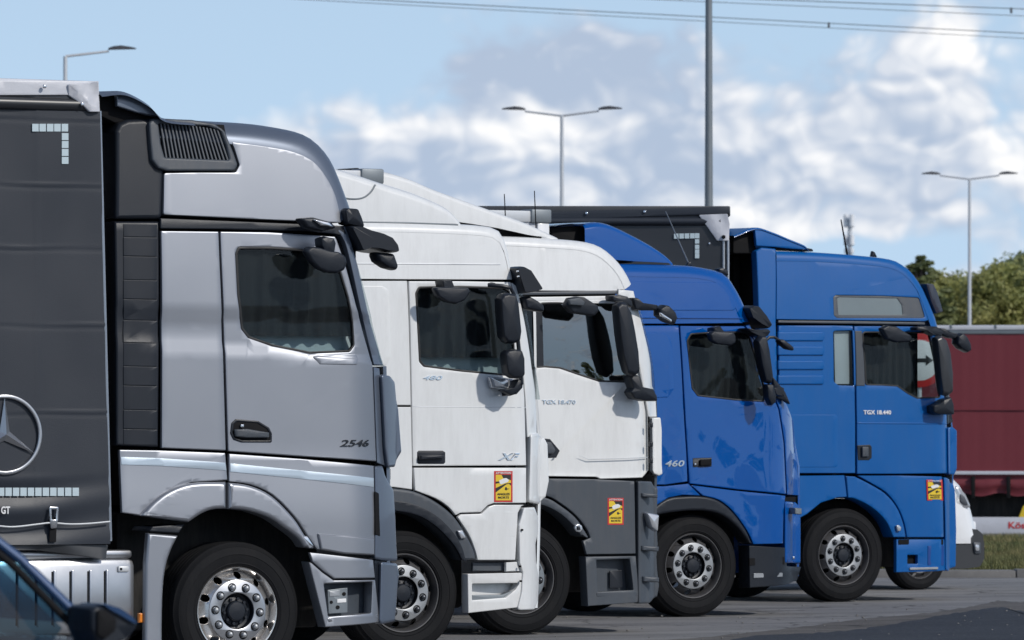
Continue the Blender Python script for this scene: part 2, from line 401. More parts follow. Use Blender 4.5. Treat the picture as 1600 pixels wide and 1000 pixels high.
# ================================================================ THE SETTING
def asphalt(name, c0, c1, spk, rough=.85, streaks=True, scale=1.0):
    m = bpy.data.materials.new(name); m.use_nodes = True; nt = m.node_tree; N = nt.nodes.new; L = nt.links.new
    b = nt.nodes['Principled BSDF']; b.inputs['Roughness'].default_value = rough; b.inputs['Specular IOR Level'].default_value = .3
    geo = N('ShaderNodeNewGeometry')
    def nz(s, det, ro, vec=None, w=0):
        n = N('ShaderNodeTexNoise'); n.inputs['Scale'].default_value = s; n.inputs['Detail'].default_value = det; n.inputs['Roughness'].default_value = ro
        L(vec if vec else geo.outputs['Position'], n.inputs[0]); return n.outputs[0]
    mp = N('ShaderNodeMapping'); mp.inputs[2].default_value = (0, 0, -TH+R(90)-R(62)); mp.inputs[3].default_value = (.35, 1.6, 1); L(geo.outputs['Position'], mp.inputs[0])
    big = nz(.9*scale, 7, .62, mp.outputs[0]); fine = nz(38*scale, 4, .7); mid = nz(6*scale, 5, .7)
    def mix(f, a, bb):
        n = N('ShaderNodeMix'); n.data_type = 'RGBA'; L(f, n.inputs[0])
        for i, v in ((6, a), (7, bb)):
            if isinstance(v, tuple): n.inputs[i].default_value = v
            else: L(v, n.inputs[i])
        return n.outputs[2]
    def rng(v, a, bb, lo=0, hi=1):
        n = N('ShaderNodeMapRange'); L(v, n.inputs[0]); n.inputs[1].default_value = a; n.inputs[2].default_value = bb; n.inputs[3].default_value = lo; n.inputs[4].default_value = hi; return n.outputs[0]
    c = mix(rng(big, .33, .67), (*c0, 1), (*c1, 1))
    c = mix(rng(mid, .56, .72, 0, .45), c, (*(Vector(c0)*.55), 1))
    mp2 = N('ShaderNodeMapping'); mp2.inputs[2].default_value = (0, 0, R(4)); mp2.inputs[3].default_value = (.12, 2.6, 1); L(geo.outputs['Position'], mp2.inputs[0])
    trk = nz(1.1, 5, .6, mp2.outputs[0]); stn = nz(.55, 6, .7)                                   # tyre tracks along the lane, oil stains
    c = mix(rng(trk, .55, .68, 0, .55 if streaks else 0), c, (*(Vector(c0)*.5), 1))
    c = mix(rng(trk, .42, .32, 0, .45 if streaks else 0), c, (*(Vector(c1)*1.25), 1))
    c = mix(rng(stn, .62, .70, 0, .6 if streaks else .2), c, (*(Vector(c0)*.35), 1))
    vo = N('ShaderNodeTexVoronoi'); vo.feature = 'DISTANCE_TO_EDGE'; vo.inputs['Scale'].default_value = .45
    wb = N('ShaderNodeVectorMath'); wb.operation = 'MULTIPLY_ADD'; nn = N('ShaderNodeTexNoise'); nn.inputs['Scale'].default_value = 1.7; nn.inputs['Detail'].default_value = 5; L(geo.outputs['Position'], nn.inputs[0])
    L(nn.outputs['Color'], wb.inputs[0]); wb.inputs[1].default_value = (.9, .9, 0); L(geo.outputs['Position'], wb.inputs[2]); L(wb.outputs[0], vo.inputs[0])
    c = mix(rng(vo.outputs[0], .012, .004, 0, .75 if streaks else 0), c, (*(Vector(c0)*.3), 1))                    # cracks
    c = mix(rng(fine, .58, .72, 0, .8), c, (*spk, 1))
    c = mix(rng(fine, .42, .30, 0, .6), c, (*(Vector(c0)*.35), 1))
    L(c, b.inputs['Base Color'])
    bp = N('ShaderNodeBump'); bp.inputs['Strength'].default_value = .6; bp.inputs['Distance'].default_value = .012; L(fine, bp.inputs['Height']); L(bp.outputs[0], b.inputs['Normal'])
    return m
M_lot = asphalt('worn_asphalt', (.15, .15, .155), (.26, .255, .25), (.36, .355, .35))
M_new = asphalt('dark_asphalt', (.028, .033, .042), (.044, .050, .062), (.22, .22, .225), streaks=False)
M_edge = asphalt('broken_asphalt_edge', (.085, .080, .075), (.15, .14, .13), (.26, .25, .24))
M_soil = pmat('verge_soil', (.075, .082, .035), .95, var=.45, vscale=1.6, bump=.6, bscale=20)

def fr(r, f, z): return (r*CS+f*SN, -r*SN+f*CS, z)            # metres to the right of / ahead of the photographer
def build_ground():
    bm = bmesh.new(); rows = []
    fs = [-400, -60, 0, 20, 40, 60, 92, 97, 130, 250, 600, 4000]
    rs = [-2500, -300, -60, -20, 0, 20, 60, 300, 2500]
    for f in fs:
        z = 0 if f <= 92 else -.35
        rows.append([fr(r, f, z) for r in rs])
    bm.free(); bm = loft_bm(rows)
    for f in bm.faces:
        if f.normal.z < 0: f.normal_flip()
    tag(obj('ground', bm, M_lot, smooth=None), kind='structure')
    # the newer, darker asphalt lane in front of the bays, with its crumbled edge
    ed = [(700, 1012), (880, 1006), (1000, 1001), (1100, 996), (1180, 987), (1270, 977), (1330, 969), (1380, 963.5), (1452, 957.5), (1490, 952), (1524, 946.5), (1559, 938.5), (1600, 941), (1680, 939), (1800, 936), (2200, 926)]
    random.seed(3)
    def jag(pts, amp, n=7):
        out = []
        for a, b in zip(pts[:-1], pts[1:]):
            for k in range(n):
                t = k/n; out.append((a[0]+(b[0]-a[0])*t, a[1]+(b[1]-a[1])*t+random.uniform(-amp, amp)))
        out.append(pts[-1]); return out
    outer = jag(ed, .9); inner = jag([(x, y+11+5*math.sin(x*.02)) for x, y in ed], 1.1)
    A = [gnd(x, y, .006) for x, y in outer]; B = [gnd(x, y, .010) for x, y in inner]
    def nearer(P, k, z): return [(p[0]-SN*k, p[1]-CS*k, z) for p in P]                      # the same line, k metres this way
    for nm, rows, m in (('broken_road_edge', [A, nearer(B, .25, .006)], M_edge), ('dark_asphalt_lane', [B, nearer(B, 4, .010), nearer(B, 60, .010)], M_new)):
        bm = loft_bm(rows)
        for f in bm.faces:
            if f.normal.z < 0: f.normal_flip()
        tag(obj(nm, bm, m, smooth=None), kind='structure')
build_ground()
def build_crumbs():
    # crumbs of asphalt, grit and litter flecks along the broken edge and on the lane
    random.seed(9); bm = bmesh.new()
    for k in range(150):
        px = random.uniform(650, 1640); py = random.uniform(925, 1003) if random.random() < .6 else 963+(1380-px)*.07+random.uniform(-6, 18)
        if py < 915: continue
        p = gnd(px, py, .010); s = random.uniform(.003, .011)*(2 if random.random() < .06 else 1)
        vs = bmesh.ops.create_icosphere(bm, subdivisions=1, radius=s)['verts']
        fx_ = (random.uniform(.7, 1.6), random.uniform(.7, 1.6), random.uniform(.4, .8))
        for v in vs: v.co = Vector((v.co.x*fx_[0]+p.x, v.co.y*fx_[1]+p.y, v.co.z*fx_[2]+.012))
    tag(obj('grit', bm, pmat('pale_grit', (.20, .195, .185), .9, var=.4, vscale=9), smooth=None), 'pale crumbs of grit scattered on the asphalt', 'grit', kind='stuff')
build_crumbs()

def build_verge():
    # kerb: separate stones in a row across the end of the bays
    kb = tag(obj('kerb', box_bm_frame(-60, 60, 67.75, 68.15, -.2, .078), M_curb, smooth=None), kind='structure')
    base = None; random.seed(11); ORG[kb.name] = Vector((0, 0, 0))
    r = -2.0; k = 0
    while r < 12.0:
        w = 1.0
        bm = box_bm_frame(r+.006, r+w-.006, 67.70+random.uniform(-.008, .008), 68.18, -.1, .092+random.uniform(-.006, .006), bev=.018)
        obj('kerb_stone', bm, M_curb, kb); r += w; k += 1
    vg = loft_bm([[fr(r, f, z) for r in (-60, -20, 0, 3, 6, 9, 12, 20, 60)] for f, z in ((68.1, .06), (69, .085), (75, .10), (85, .12), (90, .08), (93, -.1), (96, -.40))])
    for f in vg.faces:
        if f.normal.z < 0: f.normal_flip()
    tag(obj('verge', vg, M_soil, smooth=60), kind='structure')
    # grass blades
    rng = np.random.default_rng(5); n = 60000
    rr = rng.uniform(3.6, 9.5, n); ff = 68.2+rng.uniform(0, 1, n)**1.3*22
    zz = np.interp(ff, [68.1, 69, 75, 85, 90, 93], [.06, .085, .10, .12, .08, -.1])
    pn = np.array([mnoise.noise(Vector((a*.9, b*.35, 0))) for a, b in zip(rr, ff)])
    h = (.05+.075*rng.uniform(0, 1, n))*(1+.7*pn); w = rng.uniform(.004, .010, n); a = rng.uniform(0, 6.28, n); le = rng.normal(0, .04, (n, 2))
    X = rr*CS+ff*SN; Y = -rr*SN+ff*CS
    V = np.zeros((n, 3, 3)); V[:, 0] = np.c_[X-w*np.cos(a), Y-w*np.sin(a), zz-.01]; V[:, 1] = np.c_[X+w*np.cos(a), Y+w*np.sin(a), zz-.01]; V[:, 2] = np.c_[X+le[:, 0], Y+le[:, 1], zz+h]
    me = bpy.data.meshes.new('grass'); me.from_pydata(V.reshape(-1, 3).tolist(), [], np.arange(n*3).reshape(-1, 3).tolist())
    m = bpy.data.materials.new('grass_blades'); m.use_nodes = True; nt = m.node_tree; b = nt.nodes['Principled BSDF']; b.inputs['Roughness'].default_value = .7
    geo = nt.nodes.new('ShaderNodeNewGeometry'); nz = nt.nodes.new('ShaderNodeTexNoise'); nz.inputs['Scale'].default_value = .55; nz.inputs['Detail'].default_value = 4
    rp = nt.nodes.new('ShaderNodeValToRGB'); rp.color_ramp.elements[0].position = .38; rp.color_ramp.elements[0].color = (.055, .085, .02, 1); rp.color_ramp.elements[1].position = .62; rp.color_ramp.elements[1].color = (.21, .18, .075, 1)
    nt.links.new(geo.outputs['Position'], nz.inputs[0]); nt.links.new(nz.outputs[0], rp.inputs[0]); nt.links.new(rp.outputs[0], b.inputs['Base Color'])
    me.materials.append(m); o = bpy.data.objects.new('grass', me); col.objects.link(o)
    tag(o, 'tufts of green and straw coloured grass on the verge behind the kerb', 'grass', kind='stuff')
def box_bm_frame(r0, r1, f0, f1, z0, z1, bev=0):
    bm = bmesh.new(); add_box(bm, r0, r1, f0, f1, z0, z1)
    if bev: bmesh.ops.bevel(bm, geom=bm.edges[:], offset=bev, segments=2, affect='EDGES', profile=.5)
    for v in bm.verts: v.co = Vector(fr(v.co.x, v.co.y, v.co.z))
    return bm
build_verge()

# ---------------------------------------------------------------- trees
def leafmat(name, c0, c1):
    m = bpy.data.materials.new(name); m.use_nodes = True; nt = m.node_tree; N = nt.nodes.new; L = nt.links.new
    b = nt.nodes['Principled BSDF']; b.inputs['Roughness'].default_value = .6
    geo = N('ShaderNodeNewGeometry'); oi = N('ShaderNodeObjectInfo'); tc = N('ShaderNodeTexCoord')
    nz = N('ShaderNodeTexNoise'); nz.inputs['Scale'].default_value = .7; nz.inputs['Detail'].default_value = 6; L(tc.outputs['Object'], nz.inputs[0])
    rp = N('ShaderNodeValToRGB'); rp.color_ramp.elements[0].position = .3; rp.color_ramp.elements[1].position = .7
    rp.color_ramp.elements[0].color = (*c0, 1); rp.color_ramp.elements[1].color = (*c1, 1)
    L(nz.outputs[0], rp.inputs[0])
    hs = N('ShaderNodeHueSaturation'); L(rp.outputs[0], hs.inputs['Color'])
    mr = N('ShaderNodeMapRange'); L(oi.outputs['Random'], mr.inputs[0]); mr.inputs[3].default_value = .8; mr.inputs[4].default_value = 1.2; L(mr.outputs[0], hs.inputs['Value'])
    L(hs.outputs[0], b.inputs['Base Color'])
    tr = N('ShaderNodeBsdfTranslucent'); L(hs.outputs[0], tr.inputs[0]); ms = N('ShaderNodeMixShader'); ms.inputs[0].default_value = .3
    L(b.outputs[0], ms.inputs[1]); L(tr.outputs[0], ms.inputs[2]); L(ms.outputs[0], nt.nodes['Material Output'].inputs[0])
    return m
M_leafg = leafmat('olive_foliage', (.22, .25, .075), (.46, .43, .15)); M_leafd = leafmat('dark_pine_foliage', (.17, .21, .09), (.33, .35, .13))
def crown_mesh(name, h, rad, n, leaf, seed, conifer=False, mat=None):
    rng = np.random.default_rng(seed); cl = []
    nb = 70 if not conifer else 170
    for i in range(nb):
        t = rng.uniform(.0, 1.0)
        if conifer: zc = h*(.22+.78*t); rr = rad*(1.02-t)**.8*rng.uniform(.45, 1.05); br = rad*.17*(1.2-t)
        else:
            zc = h*(.30+.66*t); rr = rad*math.sqrt(max(.05, 1-(2*t-.9)**2))*rng.uniform(.25, 1.0); br = rad*rng.uniform(.20, .36)
        an = rng.uniform(0, 2*math.pi); cl.append((rr*math.cos(an), rr*math.sin(an), zc, br))
    cl = np.array(cl); idx = rng.integers(0, nb, n); C = cl[idx]
    d = rng.normal(0, 1, (n, 3)); d /= np.linalg.norm(d, axis=1)[:, None]
    p = C[:, :3]+d*(C[:, 3]*rng.uniform(.45, 1.1, n))[:, None]*np.array([1, 1, .8])
    u = rng.normal(0, 1, (n, 3)); u /= np.linalg.norm(u, axis=1)[:, None]; w = np.cross(u, d); w /= np.maximum(1e-6, np.linalg.norm(w, axis=1))[:, None]
    s = leaf*rng.uniform(.5, 1.2, n)[:, None]
    V = np.stack([p-u*s, p+w*s*.6, p+u*s, p-w*s*.6], 1)
    me = bpy.data.meshes.new(name); me.from_pydata(V.reshape(-1, 3).tolist(), [], np.arange(n*4).reshape(-1, 4).tolist()); me.materials.append(mat)
    return me, cl
def trunk_bm(h, r, cl):
    bm = bmesh.new(); add_tube(bm, [(0, 0, -.5), (0.03, 0, h*.3), (-.05, .05, h*.6), (0, 0, h*.92)], [r, r*.8, r*.5, r*.12], 8)
    for c in cl[::5]: add_tube(bm, [(0, 0, h*.25+.4*(c[2]-h*.25)), (c[0]*.5, c[1]*.5, c[2]-.4), (c[0]*.9, c[1]*.9, c[2])], [r*.35, r*.22, r*.06], 5)
    return bm
KINDS = []
for i, (h, rad, n, leaf, sd, con, mt) in enumerate(((10, 3.1, 22000, .115, 1, False, M_leafg), (10, 2.7, 20000, .11, 2, False, M_leafg), (11, 2.2, 16000, .10, 3, True, M_leafd), (10, 3.0, 20000, .115, 4, False, M_leafd))):
    me, cl = crown_mesh('crown', h, rad, n, leaf, sd, con, mt); tb = trunk_bm(h, .22, cl); tm = bpy.data.meshes.new('trunk'); tb.to_mesh(tm); tb.free(); tm.materials.append(M_bark); KINDS.append((me, tm, h))
def tree(loc, kind, h, label, group, rz=0.0, wide=1.0):
    me, tm, h0 = KINDS[kind]; s = h/h0
    t = empty('tree', loc, label, 'tree', group); t.rotation_euler.z = rz; t.scale = (s*wide, s*wide, s)
    for nm, m in (('crown', me), ('trunk', tm)):
        o = bpy.data.objects.new(nm, m); col.objects.link(o); o.parent = t
    return t
random.seed(21)
# (place across the frame, depth, height, kind, label)
for i, (px, d, h, k, wd, lb) in enumerate((
    (1400, 240, 8.4, 3, 1.3, 'dark tree behind the azure blue cab roof, leftmost of the row'),
    (1441, 225, 9.2, 2, 2.0, 'pointed dark conifer standing just right of the azure blue cab roof'),
    (1462, 232, 8.8, 0, 1.1, 'low olive tree between the pointed conifer and the pale lamp post'),
    (1488, 248, 9.1, 3, 1.25, 'dark green tree just left of the pale lamp post above the red trailer'),
    (1514, 236, 8.3, 0, 1.1, 'olive tree directly behind the pale lamp post above the red trailer'),
    (1543, 228, 8.6, 1, 1.1, 'yellow green tree just right of the pale lamp post'),
    (1572, 232, 9.1, 1, 1.25, 'broad tall yellow green tree between the lamp post and the right edge'),
    (1600, 240, 9.8, 3, 1.2, 'tallest dark green tree at the right edge of the photo'),
    (1645, 230, 9.4, 0, 1.2, 'olive tree cut off by the right edge of the photo'))):
    p = atd(px, 700, d); tree((p.x, p.y, -.35), k, h, lb, 'trees beyond the red trailer', random.uniform(0, 6.28), wd)
# the trees across the road behind the photographer, seen mirrored in paint and glass
for i in range(16):
    X = 20+i*14+random.uniform(-8, 8); Y = -150+random.uniform(-14, 14)
    tree((X, Y, 0), random.choice((0, 1, 3, 3)), random.uniform(3.2, 8.0), 'tree across the road, seen only as a dark reflection in the cab paint', 'trees mirrored in the trucks', random.uniform(0, 6.28), 1.5)

# ---------------------------------------------------------------- poles, wires, mast
def lamp_post(px, py, d, arms, label, rot):
    top = atd(px, py, d); g = -.35 if d > 95 else 0.0
    t = empty('street_lamp', (top.x, top.y, g), label, 'street lamp', 'street lamps of the lorry park')
    obj('post', tube_bm([(top.x, top.y, g), (top.x, top.y, g+1.2), (top.x, top.y, top.z)], [.075, .07, .045], 12), M_galv, t)
    ax = Vector((math.cos(rot)*CS+math.sin(rot)*SN, -math.cos(rot)*SN+math.sin(rot)*CS, 0))
    for s in arms:
        a = top+ax*(.95*s)+Vector((0, 0, .12)); hd = top+ax*(1.42*s)+Vector((0, 0, .165))
        arm = obj('arm', tube_bm([top, a], [.030, .026], 8), M_galv, t)
        dv = ax*s; sd = Vector((-dv.y, dv.x, 0)); bm = bmesh.new()
        prof = [(-.48, .05, .035), (-.38, .09, .07), (-.2, .15, .085), (.02, .13, .045), (.12, .06, .02)]
        rows = []
        for u, w, hh in prof:
            c = hd+dv*u+Vector((0, 0, .035*(u+.3)))
            rows.append([c-sd*w, c-sd*w*.6+Vector((0, 0, hh*.8)), c+Vector((0, 0, hh)), c+sd*w*.6+Vector((0, 0, hh*.8)), c+sd*w, c+Vector((0, 0, -.012)), c-sd*w])
        bm.free(); obj('lamp_head', loft_bm(rows), M_lamp, t)
    return t
lamp_post(102, 88, 124, (1,), 'pale street lamp with one arm above the dark trailer at the left edge', R(8))
lamp_post(878, 181, 146, (-1, 1), 'double armed street lamp rising behind the white cab roofs', R(-4))
lamp_post(1515, 280, 183, (-1, 1), 'double armed street lamp standing before the trees at right', R(-4))
lamp_post(1625, 512, 230, (-1,), 'small white street lamp whose head shows above the red trailer roof', R(14))
p = atd(1107.5, 300, 110)
t = empty('mast', (p.x, p.y, -.35), 'tall thick grey steel mast rising behind the dark trailer top', 'mast')
obj('pole', tube_bm([(p.x, p.y, -.35), (p.x, p.y, 1), (p.x, p.y, 8), (p.x, p.y, 18)], [.115, .105, .072, .045], 20), M_galvd, t)
obj('base_plate', box_bm(p.x-.22, p.x+.22, p.y-.22, p.y+.22, -.36, -.32, .005), M_galvd, t)
def wire(a, b, d0, d1, rad, label, clamps=()):
    def on(px):
        k = (px-a[0])/(b[0]-a[0]); return atd(px, a[1]+(b[1]-a[1])*k-14*k*(1-k)*0, d0+(d1-d0)*k)
    x0, x1 = -900, 2500
    pts = [on(x0+(x1-x0)*i/40) for i in range(41)]
    t = obj('power_line', tube_bm(pts, rad, 6), M_lamp); tag(t, label, 'power line', 'overhead power lines')
    ORG[t.name] = Vector((0, 0, 0))
    for px in clamps:
        c = on(px); obj('spacer', box_bm(c.x-.03, c.x+.03, c.y-.03, c.y+.03, c.z-.17, c.z+.03, 0), M_lamp, t)
wire((570, -1), (1600, 52), 190, 215, .016, 'overhead wire crossing the sky, the upper of the lower pair', (1295,))
wire((470, -1), (1600, 60), 192, 217, .012, 'overhead wire crossing the sky, the lower of the lower pair')
wire((1216, 0), (1600, 14), 190, 200, .016, 'overhead wire in the top right corner, topmost of all', (1580,))
wire((1042, 0), (1600, 25), 192, 202, .012, 'overhead wire in the top right corner, second from the top')
p = atd(1328, 335, 420)
t = empty('radio_mast', (p.x, p.y, -.35), 'slim distant radio mast with white drum antennas above the azure cab', 'radio mast')
obj('pole', tube_bm([(p.x, p.y, -.35), (p.x, p.y, p.z-.3)], [.30, .16], 8), M_galv, t)
for z0, z1, r in ((p.z-.95, p.z, .36), (p.z-2.3, p.z-1.5, .34), (p.z-2.9, p.z-2.5, .24)):
    for k in range(3):
        a = k*2.1+.4; c = Vector((p.x+.3*math.cos(a), p.y+.3*math.sin(a), 0))
        obj('antenna', tube_bm([(c.x, c.y, z0), (c.x, c.y, z0+.05), (c.x, c.y, z1-.05), (c.x, c.y, z1)], [r*.3, r*.5, r*.5, r*.3], 10), M_vanwhite, t)
    obj('bracket', tube_bm([(p.x-.35, p.y, (z0+z1)/2), (p.x+.35, p.y, (z0+z1)/2)], .05, 6), M_galv, t)
# ================================================================ WHEELS AND TRUCK BUILDER
def smooth_me(bm, mats, angle=35):
    me = bpy.data.meshes.new('wheel_piece'); bm.to_mesh(me); bm.free()
    me.polygons.foreach_set('use_smooth', [True]*len(me.polygons)); me.set_sharp_from_angle(angle=R(angle))
    for m in mats: me.materials.append(m)
    return me
def circ(r, n, cx=0, cz=0): return [(cx+r*math.cos(2*math.pi*k/n), cz+r*math.sin(2*math.pi*k/n)) for k in range(n)]
TR = .475
def wheel_kit(rimmat, ringmat, nutmat, deep=.055, ringy=-.012, holes=10, hubmat=M_plastic):
    kit = {}
    prof = [(.286, .20), (.276, .12), (.270, deep+.02), (.280, .03), (.287, .004), (.293, -.007), (.300, -.008), (.305, .002), (.304, .02)]
    bm = lathe_bm(prof, 64)
    hh = [circ(.212, 48)]+[circ(.026, 14, .246*math.cos(2*math.pi*(k+.5)/holes), .246*math.sin(2*math.pi*(k+.5)/holes)) for k in range(holes)]
    def cone(x, z):
        r = math.hypot(x, z); t = max(0, min(1, (r-.212)/(.276-.212))); return ringy+.006+(deep-ringy)*t**1.4
    b2 = plate_bm(circ(.276, 64), hh, cone, .008, .003, steps=1)
    tmp = bpy.data.meshes.new('t'); b2.to_mesh(tmp); b2.free(); bm.from_mesh(tmp); bpy.data.meshes.remove(tmp)
    kit['rim'] = smooth_me(bm, [rimmat])
    t = [(.292, .03), (.300, .006), (.312, -.010), (.322, -.014), (.326, -.019), (.332, -.0155), (.36, -.021), (.385, -.023), (.388, -.0265), (.394, -.0235), (.415, -.021), (.437, -.010), (.440, -.011), (.446, -.004), (.457, .010), (.463, .016), (.469, .020), (.474, .034)]
    for g in (.085, .135, .185, .235): t += [(TR, g-.006), (.462, g-.004), (.462, g+.004), (TR, g+.006)]
    t += [(.474, .286), (.46, .30), (.41, .318), (.35, .318), (.30, .29)]
    kit['tyre'] = smooth_me(lathe_bm(t, 96), [M_rubber], 30)
    kit['ring'] = smooth_me(plate_bm(circ(.214, 64), [circ(.124, 48)], lambda x, z: ringy, .03, .006), [ringmat])
    bm = lathe_bm([(.0305, .002), (.0305, -.003), (.022, -.0035)], 16)
    nb = len(bm.faces)
    b2 = lathe_bm([(.0185, -.002), (.0185, -.018), (.016, -.027), (.009, -.032), (.0005, -.033)], 12)
    tmp = bpy.data.meshes.new('t'); b2.to_mesh(tmp); b2.free(); bm.from_mesh(tmp); bpy.data.meshes.remove(tmp); bm.faces.ensure_lookup_table()
    for f in bm.faces[nb:]: f.material_index = 1
    kit['nut'] = smooth_me(bm, [M_black, nutmat])
    bm = lathe_bm([(.124, -.005), (.122, .05), (.105, .055), (.098, .035), (.072, .028), (.068, .004), (.060, -.004), (.03, -.008), (.0005, -.009)], 40)
    for k in range(10):
        a = 2*math.pi*(k+.3)/10; c = (.086*math.cos(a), .086*math.sin(a))
        add_tube(bm, [(c[0], .04, c[1]), (c[0], .012, c[1])], .011, 6)
    kit['hub'] = smooth_me(bm, [hubmat]); kit['ringy'] = ringy
    return kit
KIT_ALU = wheel_kit(M_rimal, M_alu, M_ring, .05, -.012)
KIT_STEEL = wheel_kit(M_steel, M_ring, M_nut, .075, -.004)
KIT_GREY = wheel_kit(M_steel, M_galvd, M_nut, .07, .0)
KIT_MAN = wheel_kit(M_steel, M_ring, M_nut, .07, -.004)
def put(name, me, parent, loc, rz=0):
    o = bpy.data.objects.new(name, me); col.objects.link(o); o.parent = parent; o.location = loc; o.rotation_euler.y = rz; return o
def wheel(kit, root, c, spin=0.0, full=True, scale=1.0):
    w = put('wheel', kit['rim'], root, Vector(c)-ORG[root.name], spin); w.scale = (scale,)*3
    put('tyre', kit['tyre'], w, (0, 0, 0))
    put('wheel_ring', kit['ring'], w, (0, 0, 0)); put('hub', kit['hub'], w, (0, 0, 0))
    if full:
        for k in range(10):
            a = 2*math.pi*k/10; put('wheel_nut', kit['nut'], w, (.168*math.cos(a), kit['ringy'], .168*math.sin(a)))
    return w

class Truck:
    W = 2.50
    def __init__(s, name, Y0, px_front, py_front, px_wheel, label, tum=.09, corner=.20, clen=.42, ztum=2.3):
        s.Y0 = Y0; s.xf = at(px_front, py_front, Y0)[0]; s.tum = tum; s.corner = corner; s.clen = clen; s.ztum = ztum; s.extra = None; s.seed = Y0; s.wav = 1.0; s.lean = (.004, .004)
        s.xw = at(px_wheel, 900, Y0+.08)[0]
        s.root = empty(name, (s.xw, Y0+1.25, 0), label, 'truck', 'tractor units parked side by side')
    def y(s, x, z):
        v = s.Y0
        c = (x-(s.xf-s.clen))/s.clen
        if c > 0: v += s.corner*min(c, 1.4)**2
        t = (z-s.ztum)/1.2
        if t > 0: v += s.tum*t*t
        v += s.wav*(.0022*math.sin(3.1*x+s.seed)*math.sin(2.6*z+1.3*x)+.0012*math.sin(8.7*x+1.1*z)*math.sin(7.3*z))
        v += s.lean[0]*(z-1.0)+s.lean[1]*(z-1.0)**2
        if s.extra: v += s.extra(x, z)
        return v
    def P(s, px, py, off=0.0):
        y = s.Y0
        for _ in range(5):
            X, Z = at(px, py, y+off); y = s.y(X, Z)
        return (X, Z)
    def poly(s, pts, off=0.0): return [s.P(p[0], p[1], off) for p in pts]
    def panel(s, name, pts, mat, parent=None, holes=(), off=0.0, thick=.03, bevel=.007, gap=.004, r=.018, grid=.07, hr=.03, smooth=35, steps=2):
        o = roundpoly(s.poly(pts, off), r)
        o = inset(o, gap)
        hs = [roundpoly(s.poly(h, off), hr) for h in holes]
        bm = plate_bm(o, hs, lambda X, Z: s.y(X, Z)+off, thick, bevel, grid, steps)
        return obj(name, bm, mat, parent or s.root, smooth)
    def flat(s, name, pts, mat, yoff, thick, parent=None, bevel=.008, r=.015, holes=(), hr=.01, steps=2):
        """a piece on its own plane, yoff behind (+) or before (-) the side of the cab"""
        Yp = s.Y0+yoff; o = roundpoly([at(p[0], p[1], Yp) for p in pts], r)
        hs = [roundpoly([at(p[0], p[1], Yp) for p in h], hr) for h in holes]
        return obj(name, plate_bm(o, hs, lambda X, Z: Yp, thick, bevel, None, steps), mat, parent or s.root)
    def pillow(s, name, pts, mat, yoff, depth, parent=None, soft=.3, r=.02, smooth_pts=True):
        Yp = s.Y0+yoff; q = [at(p[0], p[1], Yp) for p in pts]
        q = roundpoly(q, r, 5)
        return obj(name, pillow_bm(q, Yp-depth*.3, depth, soft), mat, parent or s.root, 50)
    def wrap(s, name, pts, mat, off=-.012, thick=.10, bevel=.018, r=.025, parent=None):
        return s.panel(name, pts, mat, parent, off=off, thick=thick, bevel=bevel, r=r, gap=.002, grid=.05, steps=3)
    def prism(s, name, pts, mat, y0, y1, parent=None, bevel=.01, r=.02):
        Yp = s.Y0+y0; o = roundpoly([at(p[0], p[1], Yp) for p in pts], r)
        return obj(name, plate_bm(o, (), lambda X, Z: Yp, y1-y0, bevel), mat, parent or s.root)
    def window(s, pts, parent, glass=None, seal=.014, curtain=None, cy=.06, bulge=.03):
        """seal, pane and, behind them, a hanging curtain (curtain: outline in the photo)"""
        q = s.poly(pts, .012)
        o = roundpoly(q, .035, 5)
        inner = inset(o, seal); outer = inset(o, -.004)
        obj('window_seal', plate_bm(outer, [inner], lambda X, Z: s.y(X, Z)+.004, .03, .004, .12), M_seal, parent)
        cx = sum(p[0] for p in q)/len(q); cz = sum(p[1] for p in q)/len(q)
        obj('window_pane', plate_bm(inset(o, seal-.002), (), lambda X, Z: s.y(X, Z)+.010+bulge*((X-cx)**2+(Z-cz)**2), .005, .0005, .05, 1), glass or M_glass, parent)
        if curtain:
            c = [s.P(p[0], p[1], cy) for p in curtain]
            xs = [p[0] for p in c]; x0, x1 = min(xs), max(xs); zs = [p[1] for p in c]; z0, z1 = min(zs), max(zs)
            rows = []
            n = 60
            for j in range(13):
                z = z1+(z0-z1)*j/12; row = []
                for i in range(n+1):
                    x = x0+(x1-x0)*i/n; k = i/n*17+s.seed
                    f = .034*abs(math.sin(k*1.1+.6*math.sin(k*.7)+.08*j))**.7+.014*math.sin(k*3.3+j*.12)+.008*math.sin(k*.8+1+j*.5)-.01
                    row.append((x, s.y(x, z)+cy+f*(0.4+.6*j/12), z))
                rows.append(row)
            obj('curtain', loft_bm(rows), M_curtain, s.root, 80)
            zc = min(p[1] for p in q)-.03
            if z0-zc > .06: obj('pane_reflection', plate_bm([(x0, zc), (x1, zc), (x1, z0+.1), (x0, z0+.1)], (), lambda X, Z: s.y(X, Z)+cy+.10, .004, .0005, .2, 1), M_panerefl, s.root)  # pale panel added to imitate a bright reflection under the curtain hem
    def roof(s, name, E, S, mat, dy=.22, parent=None, n=28, W=None):
        """the shoulder and the top: from the panel edge E (on the side) over the silhouette S (dy in) to the far side"""
        W = W or s.W
        e = resample([Vector((*s.P(p[0], p[1]), 0)) for p in cr(E, 5)], n)
        q = resample([Vector((*at(p[0], p[1], s.Y0+dy), 0)) for p in cr(S, 5)], n)
        near = []
        for k in range(8):
            a = k/7*math.pi/2; row = []
            for i in range(n):
                y0 = s.y(e[i].x, e[i].y); y1 = s.Y0+dy+.04
                row.append((e[i].x+(q[i].x-e[i].x)*math.sin(a), y0+(y1-y0)*(1-math.cos(a)), e[i].y+(q[i].y-e[i].y)*math.sin(a)))
            near.append(row)
        mid = s.Y0+W/2
        far = [[(x, 2*mid-y, z) for x, y, z in row] for row in reversed(near)]
